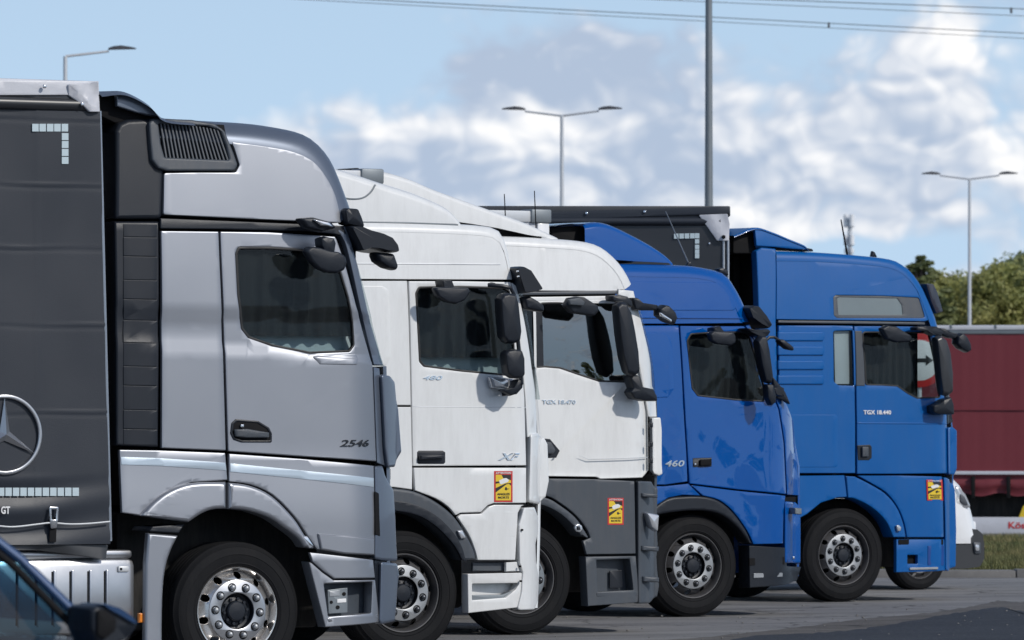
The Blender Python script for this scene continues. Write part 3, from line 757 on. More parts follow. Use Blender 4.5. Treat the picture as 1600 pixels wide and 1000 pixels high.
        return obj(name, loft_bm(near+far), mat, parent or s.root, 60)
    def front(s, name, E, mat, fwd=.10, dy=.35, n=14, parent=None):
        """the front of the cab behind the corner: from the edge E bending forward and across"""
        e = resample([Vector((*s.P(p[0], p[1]), 0)) for p in E], n); near = []
        for k in range(7):
            a = k/6*math.pi/2
            near.append([(v.x-.004+fwd*math.sin(a), s.y(v.x, v.y)+.004+dy*(1-math.cos(a)), v.y) for v in e])
        mid = s.Y0+s.W/2; far = [[(x, 2*mid-y, z) for x, y, z in row] for row in reversed(near)]
        return obj(name, loft_bm(near+far), mat, parent or s.root, 60)
    def core(s, pts, y0=.10, y1=2.40, mat=M_black, name='cab_shell'):
        o = [at(p[0], p[1], s.Y0+y0) for p in pts]
        return obj(name, plate_bm(o, (), lambda X, Z: s.Y0+y0, y1-y0, .004, None, 1), mat, s.root, None)
    def text(s, txt, x0, y0, x1, y1, mat, parent=None, off=-.001, bold=.01, shear=0.0, depth=.006, name='lettering'):
        a = s.P(x0, y1, off); b = s.P(x1, y0, off)
        return obj(name, text_bm(txt, a[0], b[0], a[1], b[1], lambda X, Z: s.y(X, Z)+off, depth, bold, shear), mat, parent or s.root, None)
    def sticker(s, x0, y0, x1, y1, skew=0, base=0.0):
        """blind-spot warning: red border, yellow and black picture of a lorry, words above and below"""
        def q(u, v, off=-.002): return (x0+(x1-x0)*u+skew*v, y0+(y1-y0)*v)
        def pl(name, uv, mat, off, parent): 
            return s.panel(name, [q(*p) for p in uv], mat, parent, off=off+base, thick=.0012, bevel=.0003, gap=0, r=0, grid=None, steps=1)
        st = pl('warning_sticker', [(0, 0), (1, 0), (1, 1), (0, 1)], M_redsign, -.0018, s.root)
        st['label'] = 'red, yellow and black blind spot warning sticker'
        pl('picture_field', [(.09, .12), (.91, .12), (.91, .945), (.09, .945)], M_yellow, -.0028, st)
        for uv in ([(.40, .12), (.91, .12), (.91, .30), (.80, .27), (.52, .25)], [(.09, .34), (.34, .33), (.34, .38), (.09, .41)], [(.09, .55), (.62, .40), (.91, .38), (.91, .47), (.80, .41), (.66, .43), (.09, .69)]):
            pl('black_zone', uv, M_ink, -.0036, st)
        pl('lorry_picture', [(.27, .31), (.52, .235), (.66, .225), (.80, .28), (.76, .35), (.38, .43), (.31, .40)], M_wht, -.0044, st)
        pl('cyclist_picture', [(.60, .53), (.67, .51), (.70, .56), (.84, .57), (.70, .60), (.66, .63), (.58, .60)], M_ink, -.0036, st)
        for tx, u0, v0, u1, v1, m in (('ATTENTION', .09, .03, .91, .095, M_wht), ('ANGLES', .16, .705, .84, .78, M_ink), ('MORTS', .22, .815, .80, .89, M_ink)):
            a = q(u0, v0); b = q(u1, v1); s.text(tx, a[0], a[1], b[0], b[1], m, st, off=-.0042+base, bold=.02, depth=.001)
    def chassis(s, top_px, front_px, back=4.6):
        """frame rails, engine tunnel, axle, inner wheel arch and the wheels"""
        z1 = s.P(*top_px)[1]; xf = s.P(*front_px)[0]-.25
        obj('underbody', box_bm(s.xw-.72, xf, s.Y0+.48, s.Y0+2.0, .34, z1, .03), M_under, s.root)
        bm = bmesh.new()
        for yy in (.72, 1.62): add_box(bm, s.xw-back, xf-.05, s.Y0+yy, s.Y0+yy+.16, .62, .92)
        obj('frame_rails', bm, M_under, s.root, None)
        obj('axle', tube_bm([(s.xw, s.Y0+.2, TR), (s.xw, s.Y0+2.3, TR)], .07, 10), M_under, s.root)
    def wheels(s, kit, spin=.1, y=.08):
        w = wheel(kit, s.root, (s.xw, s.Y0+y, TR), spin)
        for (dx, yy) in ((0, 2.42-.08), (-3.7, .10), (-3.7, 2.40)):
            o = wheel(kit, s.root, (s.xw+dx, s.Y0+yy, TR), spin, full=False)
            if yy > 1: o.rotation_euler = (0, 0, math.pi)
        obj('rear_axle', tube_bm([(s.xw-3.7, s.Y0+.3, TR), (s.xw-3.7, s.Y0+2.2, TR)], .09, 10), M_under, s.root)
        bm = plate_bm(circ(.42, 32), (), lambda X, Z: 0, .05, .01)
        for v in bm.verts: v.co = Vector((s.xw-3.1+v.co.x, s.Y0+1.25+v.co.z, .98+v.co.y))
        obj('fifth_wheel', bm, M_under, s.root)

# ---------------------------------------------------------------- curtain-sided trailers
def trailer(name, Y0, front, top, label, tarp, rail, corner, length=13.4, squares=(), bottom=None, sag=0.0, edge=None, roll=True, grp='curtain sided trailers behind the tractor units', mats=None):
    """front: photo x of the front edge; top: photo y of the roof edge there"""
    x1, z1 = at(front, top, Y0); x0 = x1-length; zb = bottom if bottom is not None else 1.05
    t = empty(name, ((x0+x1)/2, Y0+1.25, 0), label, 'trailer', grp)
    obj('body_frame', box_bm(x0+.05, x1-.06, Y0+.06, Y0+2.45, zb+.05, z1-.04, .02), M_tarp2, t)
    obj('roof_rail', box_bm(x0, x1, Y0-.015, Y0+2.5, z1-.105, z1, .012), rail, t)
    bm = bmesh.new()
    for yy in (.75, 1.6): add_box(bm, x0, x1-.3, Y0+yy, Y0+yy+.15, zb-.32, zb+.06)
    obj('frame_rails', bm, M_under, t, None)
    for sx in (9.2, 10.5, 11.8):
        for yy in (.05, 2.45):
            if x1-sx < x0: continue
            w = wheel(KIT_STEEL, t, (x1-sx, Y0+yy, TR), sx, full=False)
            if yy > 1: w.rotation_euler = (0, 0, math.pi)
        obj('axle', tube_bm([(x1-sx, Y0+.2, TR), (x1-sx, Y0+2.3, TR)], .06, 8), M_under, t)
    obj('bogie', box_bm(x1-12.1, x1-8.9, Y0+.7, Y0+1.8, TR-.05, zb-.25, .03), M_under, t)
    return t, x0, x1, z1, zb
# ================================================================ TRUCK 1: silver, nearest
T = Truck('tractor_unit', 35.1, 618, 700, 370, 'matt silver high roof truck, nearest of the row, with dark grille panel and chrome wheels', tum=.045, corner=.16, clen=.38)
def silver_extra(x, z):
    a = T.cr0; b = T.cr1
    if a is None: return 0
    v = 0.0
    zl = a[1]+(b[1]-a[1])*(x-a[0])/(b[0]-a[0])
    if z < 2.5:
        u = max(0, min(1, (z-zl+.012)/.03)); v += .012*u*u*(3-2*u)                    # shoulder line under the window
    u = max(0, min(1, (1.62-z)/.55)); v -= .022*u*u*(3-2*u)                            # lower body swells out
    return v
T.wav = .35; T.cr0 = T.cr1 = None; T.extra = silver_extra
c0, c1 = T.P(352, 545), T.P(484, 556); T.cr0, T.cr1 = c0, c1
T.core([(182, 205), (250, 190), (440, 225), (515, 330), (535, 420), (570, 575), (580, 745), (480, 800), (330, 800), (215, 790), (190, 700)], .30, 2.2)
# roof shoulder and top
T.roof('roof', [(250, 215), (310, 220), (370, 226), (425, 233), (460, 241), (487, 256), (506, 279), (521, 308), (533, 346)],
       [(250, 184), (310, 188), (380, 192), (420, 197), (460, 205), (485, 216), (505, 236), (518, 258), (530, 290), (543, 326)], M_bluegrey, dy=.26)
T.panel('roof_side', [(256, 270), (300, 269), (368, 269), (374, 258), (366, 232), (361, 221)]+cr([(361, 221), (420, 229), (460, 237), (490, 252), (510, 276), (525, 306), (535, 349)], 4)[1:]+[(400, 343), (255, 336)], M_silver, gap=.003, r=.02, off=-.004, thick=.16, bevel=.004)
# black rail and A-pillar
T.panel('side_rail', [(250, 340), (400, 346), (538, 352), (546, 372), (520, 366), (480, 362), (350, 359), (250, 358)], M_plastic, off=.004, r=.01, grid=.1)
T.panel('windscreen_pillar', [(527, 356), (541, 352)]+cr([(541, 352), (556, 400), (568, 452), (580, 505), (600, 572)], 3)[1:]+[(584, 571)]+cr([(584, 571), (572, 522), (559, 465), (548, 415), (538, 378), (527, 362)], 3)[1:], M_bluegrey, off=.004, r=.008, thick=.10)
T.front('windscreen', [(541, 362), (552, 405), (565, 452), (577, 505), (596, 572)], M_glass, fwd=.10)
T.front('front_grille', [(600, 572), (606, 735), (606, 800), (606, 960)], M_bluegrey, fwd=.10)
# rear side panel and door
T.panel('side_panel', [(251, 360), (342.5, 361), (344, 400), (354, 705), (252, 701)], M_silver, r=.012)
win = [(368, 396), (372, 386), (420, 386), (478, 390), (524, 396), (533, 425), (545, 465), (552, 505), (554, 540), (547, 550), (484, 552.5), (425, 541), (388, 528), (377, 514), (371, 460)]
door = T.panel('door', [(343.5, 361), (420, 362), (524, 369)]+cr([(527, 374), (540, 412), (553, 460), (567, 515), (583, 571)], 3)+[(589, 722), (470, 714), (356, 706), (345, 400)], M_silver, holes=[win], r=.012, grid=.05)
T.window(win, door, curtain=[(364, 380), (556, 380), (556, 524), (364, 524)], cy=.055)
T.panel('mirror_triangle', [(487, 556), (556, 552), (561, 560), (558, 571), (500, 570)], M_silver, door, off=-.004, thick=.01, r=.012, gap=.002)
T.panel('handle_rim', [(360, 677), (362, 661), (369, 654.5), (404, 657.5), (421, 668), (425.5, 677), (425.5, 691.5), (378, 691.5), (365, 687)], M_plastic, door, off=-.008, thick=.012, r=.012, grid=None, gap=0, holes=[[(364, 676), (366, 663), (371, 659), (402, 661), (417, 670), (422, 678), (422, 688), (379, 688), (368, 684)]], hr=.008)
h = T.panel('handle_recess', [(361, 676), (363, 662), (369, 656), (403, 659), (420, 669), (424, 678), (424, 690), (378, 690), (366, 685)], M_black, door, off=-.002, thick=.012, r=.01, grid=None)
T.pillow('handle', [(366, 671), (386, 670), (421, 676), (421, 684), (384, 684), (368, 682)], M_gplastic, -.02, .035, door, .25, .008)
T.pillow('lock', [(376, 663), (381, 663), (381, 668), (376, 668)], M_chrome, -.012, .012, door, .2, .004)
T.text('2546', 531, 687, 576, 698, M_plastic, door, shear=.25, bold=.02)
# dark side fairing behind the cab, with its air intake
T.panel('upper_side_fairing', [(180, 205), (186, 192), (200, 186), (236, 184), (256, 190), (258, 268), (255, 338), (250, 343), (180, 343)], M_plastic, off=.01, r=.02, bevel=.03, thick=.30, steps=4)
lf = T.panel('lower_side_fairing', [(178, 345), (250, 345), (249, 700), (181, 697)], M_plastic, off=.022, r=.01, bevel=.02, thick=.25, steps=3)
ys = [349, 370, 400, 437, 467, 500, 535, 572, 602, 640, 670, 695]
for k, (a, b) in enumerate(zip(ys[:-1], ys[1:])):
    T.panel('fairing_step', [(193, a+.5), (246, a+1.5), (245, b+.5), (193, b-.5)], M_plastic, lf, off=.017-.0025*(k % 2), thick=.012, bevel=.002, gap=.0005, r=.004, grid=.08)
vf = T.panel('intake_frame', [(233, 192), (240, 185), (300, 187), (336, 193), (352, 205), (366, 240), (372, 258), (367, 267), (262, 267), (248, 263), (238, 250), (235, 220)], M_gplastic, holes=[[(248, 193), (325, 197), (345, 204), (354, 228), (359, 250), (258, 246), (252, 225)]], off=-.03, r=.03, bevel=.014, thick=.06, steps=3, gap=0, hr=.012)
T.panel('intake_backing', [(246, 190), (350, 195), (362, 252), (250, 250)], M_black, vf, off=.01, thick=.005, bevel=.001, gap=0, r=0, grid=None)
for k in range(17):
    u = (k+.5)/17; xa = 249+u*94; ya = 193+u*11*(.3+.7*u); xb = 258+u*102; yb = 247+u*3.5
    T.panel('intake_slat', [(xa-1.7, ya-1), (xa+1.0, ya-1), (xb+1.0, yb+1), (xb-1.7, yb+1)], M_gplastic, vf, off=-.016, thick=.02, bevel=.002, gap=0, r=0, grid=None, steps=1)
# roof deflector at the back
Yr = T.Y0+.10
rows = []
for yy, dz in ((.04, -.03), (.10, 0), (.8, .03), (1.7, .03), (2.40, 0), (2.46, -.03)):
    rows.append([(*at(p[0], p[1], T.Y0+.10), 0) for p in cr([(154, 145), (183, 142), (205, 148), (232, 164), (252, 184), (300, 190)], 4)])
    rows[-1] = [(x, T.Y0+yy, z+dz) for x, z, _ in rows[-1]]
obj('roof_deflector', loft_bm(rows), M_bluegrey, T.root, 50)
T.flat('deflector_side', [(182, 142), (205, 148), (232, 164), (253, 185), (215, 176), (183, 166)], M_bluegrey, .10, .04, r=.004)
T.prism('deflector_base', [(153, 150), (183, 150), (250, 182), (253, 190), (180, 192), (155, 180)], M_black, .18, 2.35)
# visor, camera arm, lamps
T.pillow('sun_visor', [(531, 352), (552, 353), (566, 359), (588, 365), (603, 372), (612, 384), (615, 396), (597, 394), (581, 390), (566, 389), (552, 394), (545, 378)], M_plastic, .10, .45, soft=.12, r=.02)
T.pillow('front_mirror', [(582, 393), (613, 396), (620, 416), (618, 423), (604, 419), (588, 408)], M_plastic, .06, .16, soft=.3)
T.pillow('camera_housing', [(534, 328), (540, 325), (556, 326), (562, 340), (568, 358), (552, 354), (538, 351)], M_plastic, .04, .16, soft=.15)
cl = T.pillow('roof_lamp', [(464, 341), (487, 339), (516, 347), (526, 356), (502, 363), (476, 356)], M_plastic, -.10, .12, soft=.3, r=.012)
T.pillow('lens', [(487, 342), (515, 348), (522, 355), (500, 353)], M_chrome, -.15, .04, cl, .3, .006)
rm = T.pillow('kerb_mirror', [(474, 391), (482, 385), (496, 386), (512, 391), (530, 394), (540, 401), (542, 410), (538, 422), (526, 427), (509, 426), (496, 420), (484, 408)], M_plastic, -.22, .09, soft=.2, r=.03)
T.pillow('mirror_stem', [(498, 372), (506, 369), (520, 372), (523, 380), (520, 398), (505, 397), (499, 384)], M_plastic, -.16, .12, rm, .2, .01)
# front corner pieces
T.panel('corner_pillar', [(583, 572), (594, 575), (604, 730), (589, 724)], M_bluegrey, r=.006, off=.004)
T.wrap('corner_deflector', [(597, 584), (611, 587), (619, 597), (624, 640), (629, 706), (619, 730), (607, 731), (603, 700), (600, 640)], M_bluegrey, off=-.04)
T.panel('corner_shadow', [(584, 724), (612, 732), (612, 750), (586, 750)], M_black, off=.05, r=.005, grid=None)  # black panel painting the shade between corner deflector and bumper
T.wrap('bumper_upper', [(586, 728), (599, 727), (603, 742), (608, 752), (617, 766), (623, 878), (596, 876), (586, 874)], M_bluegrey)
T.panel('air_slot', [(585, 766), (593, 770), (595, 840), (586, 836)], M_black, off=-.016, thick=.03, r=.015, grid=None)
T.wrap('bumper_lower', [(596, 877), (623, 880), (625, 899), (622, 940), (619, 971), (597, 976), (594, 972)], M_bluegrey, off=-.02)
T.panel('bumper_strip', [(584, 872), (597, 876), (595, 972), (586, 972)], M_plastic, off=.02, r=.004)
# lower body
T.panel('rear_quarter', [(186, 702), (252, 703), (353, 707), (356.5, 751), (300, 754), (265, 766), (240, 784), (219, 806), (190, 802)], M_silver, r=.012)
lp = T.panel('lower_front_panel', [(357, 708), (470, 716), (585, 727), (586, 869), (540, 866), (495, 859)]+cr([(495, 859), (479, 836), (460, 808), (426, 774), (392, 758), (357, 753)], 3)[1:], M_silver, r=.010, grid=.05)
T.panel('reflective_stripe', [(189, 714), (252, 716), (352, 723), (354, 735), (252, 728), (190, 726)], M_stripe, off=-.004, thick=.002, bevel=.0005, gap=0, r=0)
T.panel('reflective_stripe', [(360, 724), (470, 735), (584, 747), (584, 761), (470, 748), (360, 737)], M_stripe, lp, off=-.004, thick=.002, bevel=.0005, gap=0, r=0)
T.panel('lower_body_fold', [(497, 833), (586, 841), (586, 868), (540, 866), (502, 859)], M_silver, lp, off=-.020, thick=.03, r=.008, bevel=.012, gap=.002)
fo = cr([(220, 806), (240, 784), (265, 766), (300, 754), (355, 752)], 4); fi = cr([(355, 796), (335, 797), (318, 803), (296, 817)], 4)
T.panel('wheel_arch_trim', fo+fi, M_silver, off=-.042, r=.004, bevel=.026, thick=.14, steps=4)
fo = cr([(357, 753), (392, 758), (426, 774), (460, 808), (479, 837), (493, 858)], 4); fi = cr([(476, 856), (466, 842), (445, 826), (421, 810), (388, 799), (357, 796)], 4)
T.panel('wheel_arch_trim', fo+fi, M_silver, off=-.042, r=.004, bevel=.026, thick=.14, steps=4)
T.pillow('marker_lamp', [(470, 836), (480, 838), (491, 855), (481, 856)], M_chrome, -.05, .04, soft=.3, r=.006)
T.panel('mudguard', [(231, 832), (281, 836)]+cr([(280, 837), (268, 862), (260, 890), (256, 930), (255, 1004), (258, 1030)], 3)[1:]+[(226, 1030), (226, 1000), (227, 880)], M_silver, off=-.005, bevel=.02, thick=.05, steps=3, r=.01)
T.panel('mudguard_cap', [(238, 822), (291, 818), (280, 834), (232, 831)], M_plastic, off=.02, thick=.3, r=.01)
T.panel('side_marker_lamp', [(217, 957), (225, 957), (225, 974), (217, 974)], M_orange, off=.03, thick=.03, r=.004, grid=None)
T.panel('step_upper', [(482, 862), (584, 874), (587, 904), (522, 905), (505, 893), (488, 878)], M_silver, r=.01, off=-.01)
sp = T.panel('step_housing', [(481, 876), (488, 879), (505, 894), (522, 906), (587, 905), (594, 973), (508, 981)], M_silver, holes=[[(506, 912), (582, 909), (580, 958), (513, 964)]], r=.008, hr=.012, off=.005, thick=.12)
T.panel('step_recess', [(500, 908), (586, 906), (584, 962), (508, 968)], M_gplastic, off=.10, thick=.01, bevel=.001, gap=0, r=0, grid=None)
bx = T.panel('control_box', [(511, 921), (544, 917), (544, 958), (513, 960)], M_galvd, off=.06, thick=.04, bevel=.004, r=.01, grid=None)
T.panel('data_plate', [(515, 924), (531, 922), (531, 931), (515, 932)], M_ring, bx, off=.056, thick=.005, bevel=.001, r=.002, gap=0, grid=None)
T.panel('data_plate', [(527, 936), (541, 935), (541, 941), (527, 942)], M_wht, bx, off=.056, thick=.005, bevel=.001, r=.002, gap=0, grid=None)
for (cx, cy, rr) in ((528, 949, 3.2), (518, 941, 2.6), (538, 928, 3.0)):
    T.panel('button', [(cx+rr*math.cos(k*.785), cy+rr*math.sin(k*.785)) for k in range(8)], M_black, bx, off=.055, thick=.01, bevel=.002, r=0, gap=0, grid=None, steps=1)
T.panel('step_tread', [(512, 966), (590, 960), (591, 965), (514, 972)], M_alu, off=.0, thick=.06, bevel=.004, r=.004, gap=0, grid=None)
T.chassis((330, 800), (590, 900)); T.wheels(KIT_ALU, .06)
# fuel tank
def tank():
    x1, zt = at(213, 872, T.Y0+.06); x0 = x1-1.6; zb = .33
    bm = box_bm(x0, x1, T.Y0+.06, T.Y0+.70, zb, zt, .05); tk = obj('fuel_tank', bm, M_alu, T.root, 40)
    obj('tank_top_plate', box_bm(x0, x1-.01, T.Y0+.10, T.Y0+.62, zt-.002, zt+.055, .02), M_alu, tk, 40)
    for px in (168, 142, 114, 86, 60, 30, 0, -30):
        xx = at(px, 900, T.Y0+.06)[0]
        if xx < x0+.1: continue
        obj('tank_groove', box_bm(xx-.026, xx-.016, T.Y0+.056, T.Y0+.075, zb+.07, zt-.085, .002), M_black, tk, 40)
        obj('tank_rib', box_bm(xx-.014, xx+.006, T.Y0+.046, T.Y0+.075, zb+.06, zt-.075, .008), M_alu, tk, 40)
    hx, hz = at(193, 889, T.Y0+.05); obj('tank_bracket', box_bm(hx-.04, hx+.04, T.Y0+.045, T.Y0+.07, hz-.02, hz+.02, .008), M_galv, tk, 40)
    obj('tank_bolt', box_bm(hx-.028, hx-.012, T.Y0+.04, T.Y0+.05, hz-.008, hz+.008, .003), M_black, tk, 40)
tank()
# things between the cab and the trailer
xg = at(175, 600, T.Y0+.5)[0]
for k in range(3):
    yy = T.Y0+.9+.25*k
    obj('air_hose', tube_bm([(xg+.15-.05*math.sin(j*.9), yy+.08*math.cos(j*.9), 1.55+.035*j) for j in range(0, 24)], .014, 6), M_plastic, T.root)
S1 = T

# ---------------------------------------------------------------- trailer of the silver truck
def trailer_silver():
    Y0 = 35.12
    t, x0, x1, z1, zb = trailer('curtain_trailer', Y0, 152, 127, 'charcoal curtain side trailer with a silver star emblem behind the silver cab', M_tarp, M_lite, M_lite, bottom=1.12)
    # curtain: hangs from the rail, drawn back a little at the foot, with welded seams and sag
    def edge(z):
        k = (z1-z)/(z1-1.0); return x1+.005+.083*k
    zc0 = at(160, 850, Y0)[1]
    n, m = 150, 220; rows = []
    for j in range(m+1):
        z = z1-.10+(zc0-(z1-.10))*j/m; row = []
        for i in range(n+1):
            e = edge(z); x = e-(4.2*(i/n)**1.3)
            v = Y0-.012+.005*math.sin(5*x+.8*z)+.004*math.sin(2.2*z+3*x)+.0025*mnoise.noise(Vector((x*4, 0, z*1.5)))*3
            for zs, ph in ((3.80, 0), (3.36, 1.3), (2.94, 2.2), (2.42, .6), (1.83, 4)):      # welded seams with sagging folds
                q = z-zs-.004*math.sin(x*3.1+ph)-.003*math.sin(x*9+ph); v -= .0030*math.exp(-(q/.008)**2)*(.55+.45*math.sin(x*5.3+ph*2)); v += .0015*math.exp(-((q+.02)/.012)**2)
            for xs in (x1-.44, x1-1.62, x1-2.8): v -= .003*math.exp(-((x-xs)/.012)**2)
            if z < 1.42: v += .016*math.sin((z-1.0)*24+1.1*math.sin(x*2.3)+.5*math.sin(x*5.1))*min(1, (1.42-z)/.12)*(.6+.4*math.sin(x*3.1))
            row.append((x, v, z))
        rows.append(row)
    cu = obj('curtain', loft_bm(rows), M_tarp, t, 70)
    obj('curtain_edge', tube_bm([(edge(z)+.004, Y0-.008, z) for z in (z1-.2, 2.8, 1.8, zc0+.02)], .012, 8), M_alu, t)
    x2 = edge(3)-4.2
    obj('side_curtain_rear', box_bm(x0, x2+.05, Y0-.005, Y0+.05, zc0, z1-.1, .005), M_tarp, t)
    # loose bottom flap
    fl = [at(p[0], p[1], Y0) for p in [(-60, 838), (60, 845), (110, 850), (171, 851), (166, 874), (150, 873), (110, 866), (60, 860), (-60, 858)]]
    obj('curtain_flap', plate_bm(roundpoly(fl, .01), (), lambda X, Z: Y0+.008+.01*math.sin(X*11+Z*20), .006, .002, .06), M_tarp2, cu)
    # white tarp strip along the roof edge, dark roll under it, folded corner cap
    q = [at(p[0], p[1], Y0) for p in [(-700, 120), (0, 126), (152, 127), (153, 149), (0, 149), (-700, 147)]]
    obj('roof_edge_strip', plate_bm(q, (), lambda X, Z: Y0-.03+.004*math.sin(X*9), .03, .006, .1), M_lite, t)
    q = [at(p[0], p[1], Y0-.03) for p in [(104, 132), (151, 128), (155.5, 175), (138, 175), (124, 162), (107, 149)]]
    obj('corner_cap', plate_bm(roundpoly(q, .01), (), lambda X, Z: Y0-.052+.010*math.sin(X*31+Z*22)+.006*math.sin(X*70-Z*40), .02, .005, .035), M_lite, t)
    for px, py in ((69, 135), (128, 163)):
        c = at(px, py, Y0-.06); obj('rivet', pillow_bm(circ(.014, 10, *c), Y0-.075, .02), M_chrome, t)
    za, zz = at(0, 150, Y0)[1], at(0, 171, Y0)[1]
    obj('curtain_roll', tube_bm([(x0, Y0-.005, (za+zz)/2), (x1-.05, Y0-.005, (za+zz)/2)], (za-zz)/2, 14), M_tarp2, t)
    # reflective squares
    def sq(x, y, w, h):
        q = [at(p[0], p[1], Y0-.02) for p in ((x, y), (x+w, y), (x+w, y+h), (x, y+h))]
        obj('reflective_square', plate_bm(q, (), lambda X, Z: Y0-.024, .004, .0005, None, 1), M_refl, t)
    for x in (50, 61.3, 73, 84.3, 96): sq(x, 193.5, 10.2, 12)
    for y in (208, 220.4, 232.8, 245.2): sq(96.3, y, 10.4, 11)
    for k in range(11): sq(-2.5+k*11.65-1, 762, 10, 13)
    # emblem: ring and three-pointed star
    cx, cz = at(7.5, 679, Y0-.03); s = at(0, 616, Y0)[1]-at(0, 679, Y0)[1]
    em = obj('star_emblem', plate_bm(circ(s, 72, cx, cz), [circ(s*.90, 72, cx, cz)], lambda X, Z: Y0-.040, .018, .008, None, 3), M_alu, t)
    for k in range(3):
        a = math.pi/2+k*2*math.pi/3; tip = (cx+s*.93*math.cos(a), cz+s*.93*math.sin(a)); bm = bmesh.new()
        l = (cx+s*.155*math.cos(a+math.pi/3), cz+s*.155*math.sin(a+math.pi/3)); r_ = (cx+s*.155*math.cos(a-math.pi/3), cz+s*.155*math.sin(a-math.pi/3))
        P = [bm.verts.new((p[0], Y0-d, p[1])) for p, d in ((tip, .030), (l, .026), ((cx, cz), .060), (r_, .026))]
        bm.faces.new((P[0], P[1], P[2])); bm.faces.new((P[0], P[2], P[3])); obj('star_point', bm, M_alu, em, None)
    a = at(-1, 803, Y0-.02); b = at(13, 791, Y0-.02); obj('lettering', text_bm('GT', a[0], b[0], a[1], b[1], Y0-.048, .003, .03), M_wht, t, None)
    # strap, buckle and the customs cable
    q = [at(p[0], p[1], Y0-.03) for p in ((78, 808), (88, 808), (87, 847), (76, 847))]
    st = obj('strap', plate_bm(roundpoly(q, .006), (), lambda X, Z: Y0-.040, .008, .002), M_black, t)
    q = [at(p[0], p[1], Y0-.05) for p in ((76.5, 792), (90.5, 792), (90, 813), (88, 825), (79, 826), (77, 813))]
    q2 = [at(p[0], p[1], Y0-.05) for p in ((80, 796), (87, 796), (86.5, 812), (80, 812))]
    obj('buckle', plate_bm(roundpoly(q, .008), [roundpoly(q2, .006)], lambda X, Z: Y0-.060, .012, .003), M_chrome, st)
    pts = [(*at(px, py, Y0-.05), 0) for px, py in ((-60, 814), (0, 822), (25, 823), (60, 819), (80, 817), (110, 819), (140, 818), (172, 815))]
    obj('customs_cable', tube_bm([(x, Y0-.05, z) for x, z, _ in cr(pts, 4)], .006, 6), M_galv, t)
trailer_silver()
# ================================================================ TRUCK 2: white, behind the silver one
T = Truck('tractor_unit', 38.65, 852, 700, 630, 'white truck with dark wheel arch, second of the row, beside the silver one', tum=.07, corner=.17, clen=.30)
T.core([(470, 350), (560, 348), (770, 362), (788, 440), (800, 560), (808, 780), (700, 800), (640, 790), (480, 770)], .26, 2.24)
T.roof('roof', [(470, 362), (560, 362), (640, 363), (720, 366), (765, 370), (780, 378), (789, 398), (797, 437)],
       [(470, 345), (560, 345.5), (640, 347), (720, 350), (765, 354), (782, 361), (791, 380), (800, 436)], M_white, dy=.10)
T.panel('roof_side', [(470, 360), (560, 360), (640, 361), (720, 364), (765, 368), (780, 376), (789, 398), (797.5, 437), (640, 436.5), (470, 435)], M_white, gap=.001, r=.004, thick=.10, bevel=.003, off=.002)
T.panel('roof_crease', [(500, 411), (700, 412), (782, 412.5), (782, 413.6), (700, 413.2), (500, 412)], M_galv, off=-.003, thick=.006, bevel=.001, gap=0, r=0)
# roof deflector: two-stage hump
def hump(T, name, S, mat, y0, y1, lip=.05, n=5, base=None):
    half = [(y0+lip*1.6*(1-math.cos(a)), -lip*(1-math.sin(a))) for a in [k/6*math.pi/2 for k in range(7)]]
    line = [at(p[0], p[1], T.Y0+y0+lip) for p in cr(S, n)]
    rows = [[(x, T.Y0+yy, z+dz) for x, z in line] for yy, dz in half]
    if base:                                                  # the side wall down to the roof it stands on
        bl = [at(p[0], p[1], T.Y0+y0) for p in base]; low = []
        for x, z in line:
            zb = float(np.interp(x, [p[0] for p in bl], [p[1] for p in bl])); low.append((x, min(zb, z-lip-.002)))
        rows.insert(0, [(x, T.Y0+y0, zb) for x, zb in low])
    mid = T.Y0+T.W/2
    rows += [[(x, mid, z+.015) for x, z in line]]+[[(x, 2*mid-y, z) for x, y, z in r] for r in reversed(rows)]
    return obj(name, loft_bm(rows), mat, T.root, 60)
d = hump(T, 'roof_deflector', [(440, 252), (480, 255), (520, 262), (560, 274), (596, 286), (640, 300), (680, 316), (700, 328), (716, 346)], M_white, .10, 0, lip=.07, base=[(430, 344), (640, 347), (720, 350)])
T.flat('deflector_seam', cr([(530, 306), (548, 309.5), (566, 308), (578, 300), (586, 288)], 4)+cr([(588, 289), (580, 301.5), (567, 310), (548, 311.5), (530, 308)], 4), M_galvd, .093, .010, d, r=0, bevel=.001)
T.flat('deflector_joint', [(470, 344), (640, 346.5), (716, 350), (716, 352.5), (640, 349), (470, 346.5)], M_galvd, .10, .02, d, r=0, bevel=.002)
T.pillow('roof_antenna', [(707, 347), (709, 339), (713, 343), (719, 351), (708, 351)], M_plastic, .5, .05, soft=.2, r=.003)
rp = T.panel('side_panel', [(470, 438), (637, 438), (643, 634), (470, 634)], M_white, r=.008)
T.panel('pressed_panel', [(500, 447), (598, 447), (607, 453), (609, 500), (611, 558), (604, 571), (500, 571)], M_white, rp, off=-.004, thick=.008, r=.03, bevel=.004, gap=0)
T.panel('lower_side_panel', [(470, 635), (643, 635), (645, 730), (645, 766), (616, 762), (470, 762)], M_white, r=.008)
win = [(649, 458), (654, 448), (720, 447), (788, 449), (797, 454), (801, 500), (807, 588), (790, 587), (720, 580.5), (662, 573), (655, 565)]
door = T.panel('door', [(638, 438.5), (720, 438.5), (799, 440), (806, 500), (814, 552), (820, 620), (823, 728), (720, 728.5), (645, 729), (643, 640)], M_white, holes=[win], r=.012, grid=.06)
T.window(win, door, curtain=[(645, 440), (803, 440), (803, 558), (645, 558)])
T.panel('door_crease', [(645, 634.6), (822, 636), (822, 637.2), (645, 635.8)], M_galv, door, off=-.001, thick=.004, bevel=.0005, gap=0, r=0)
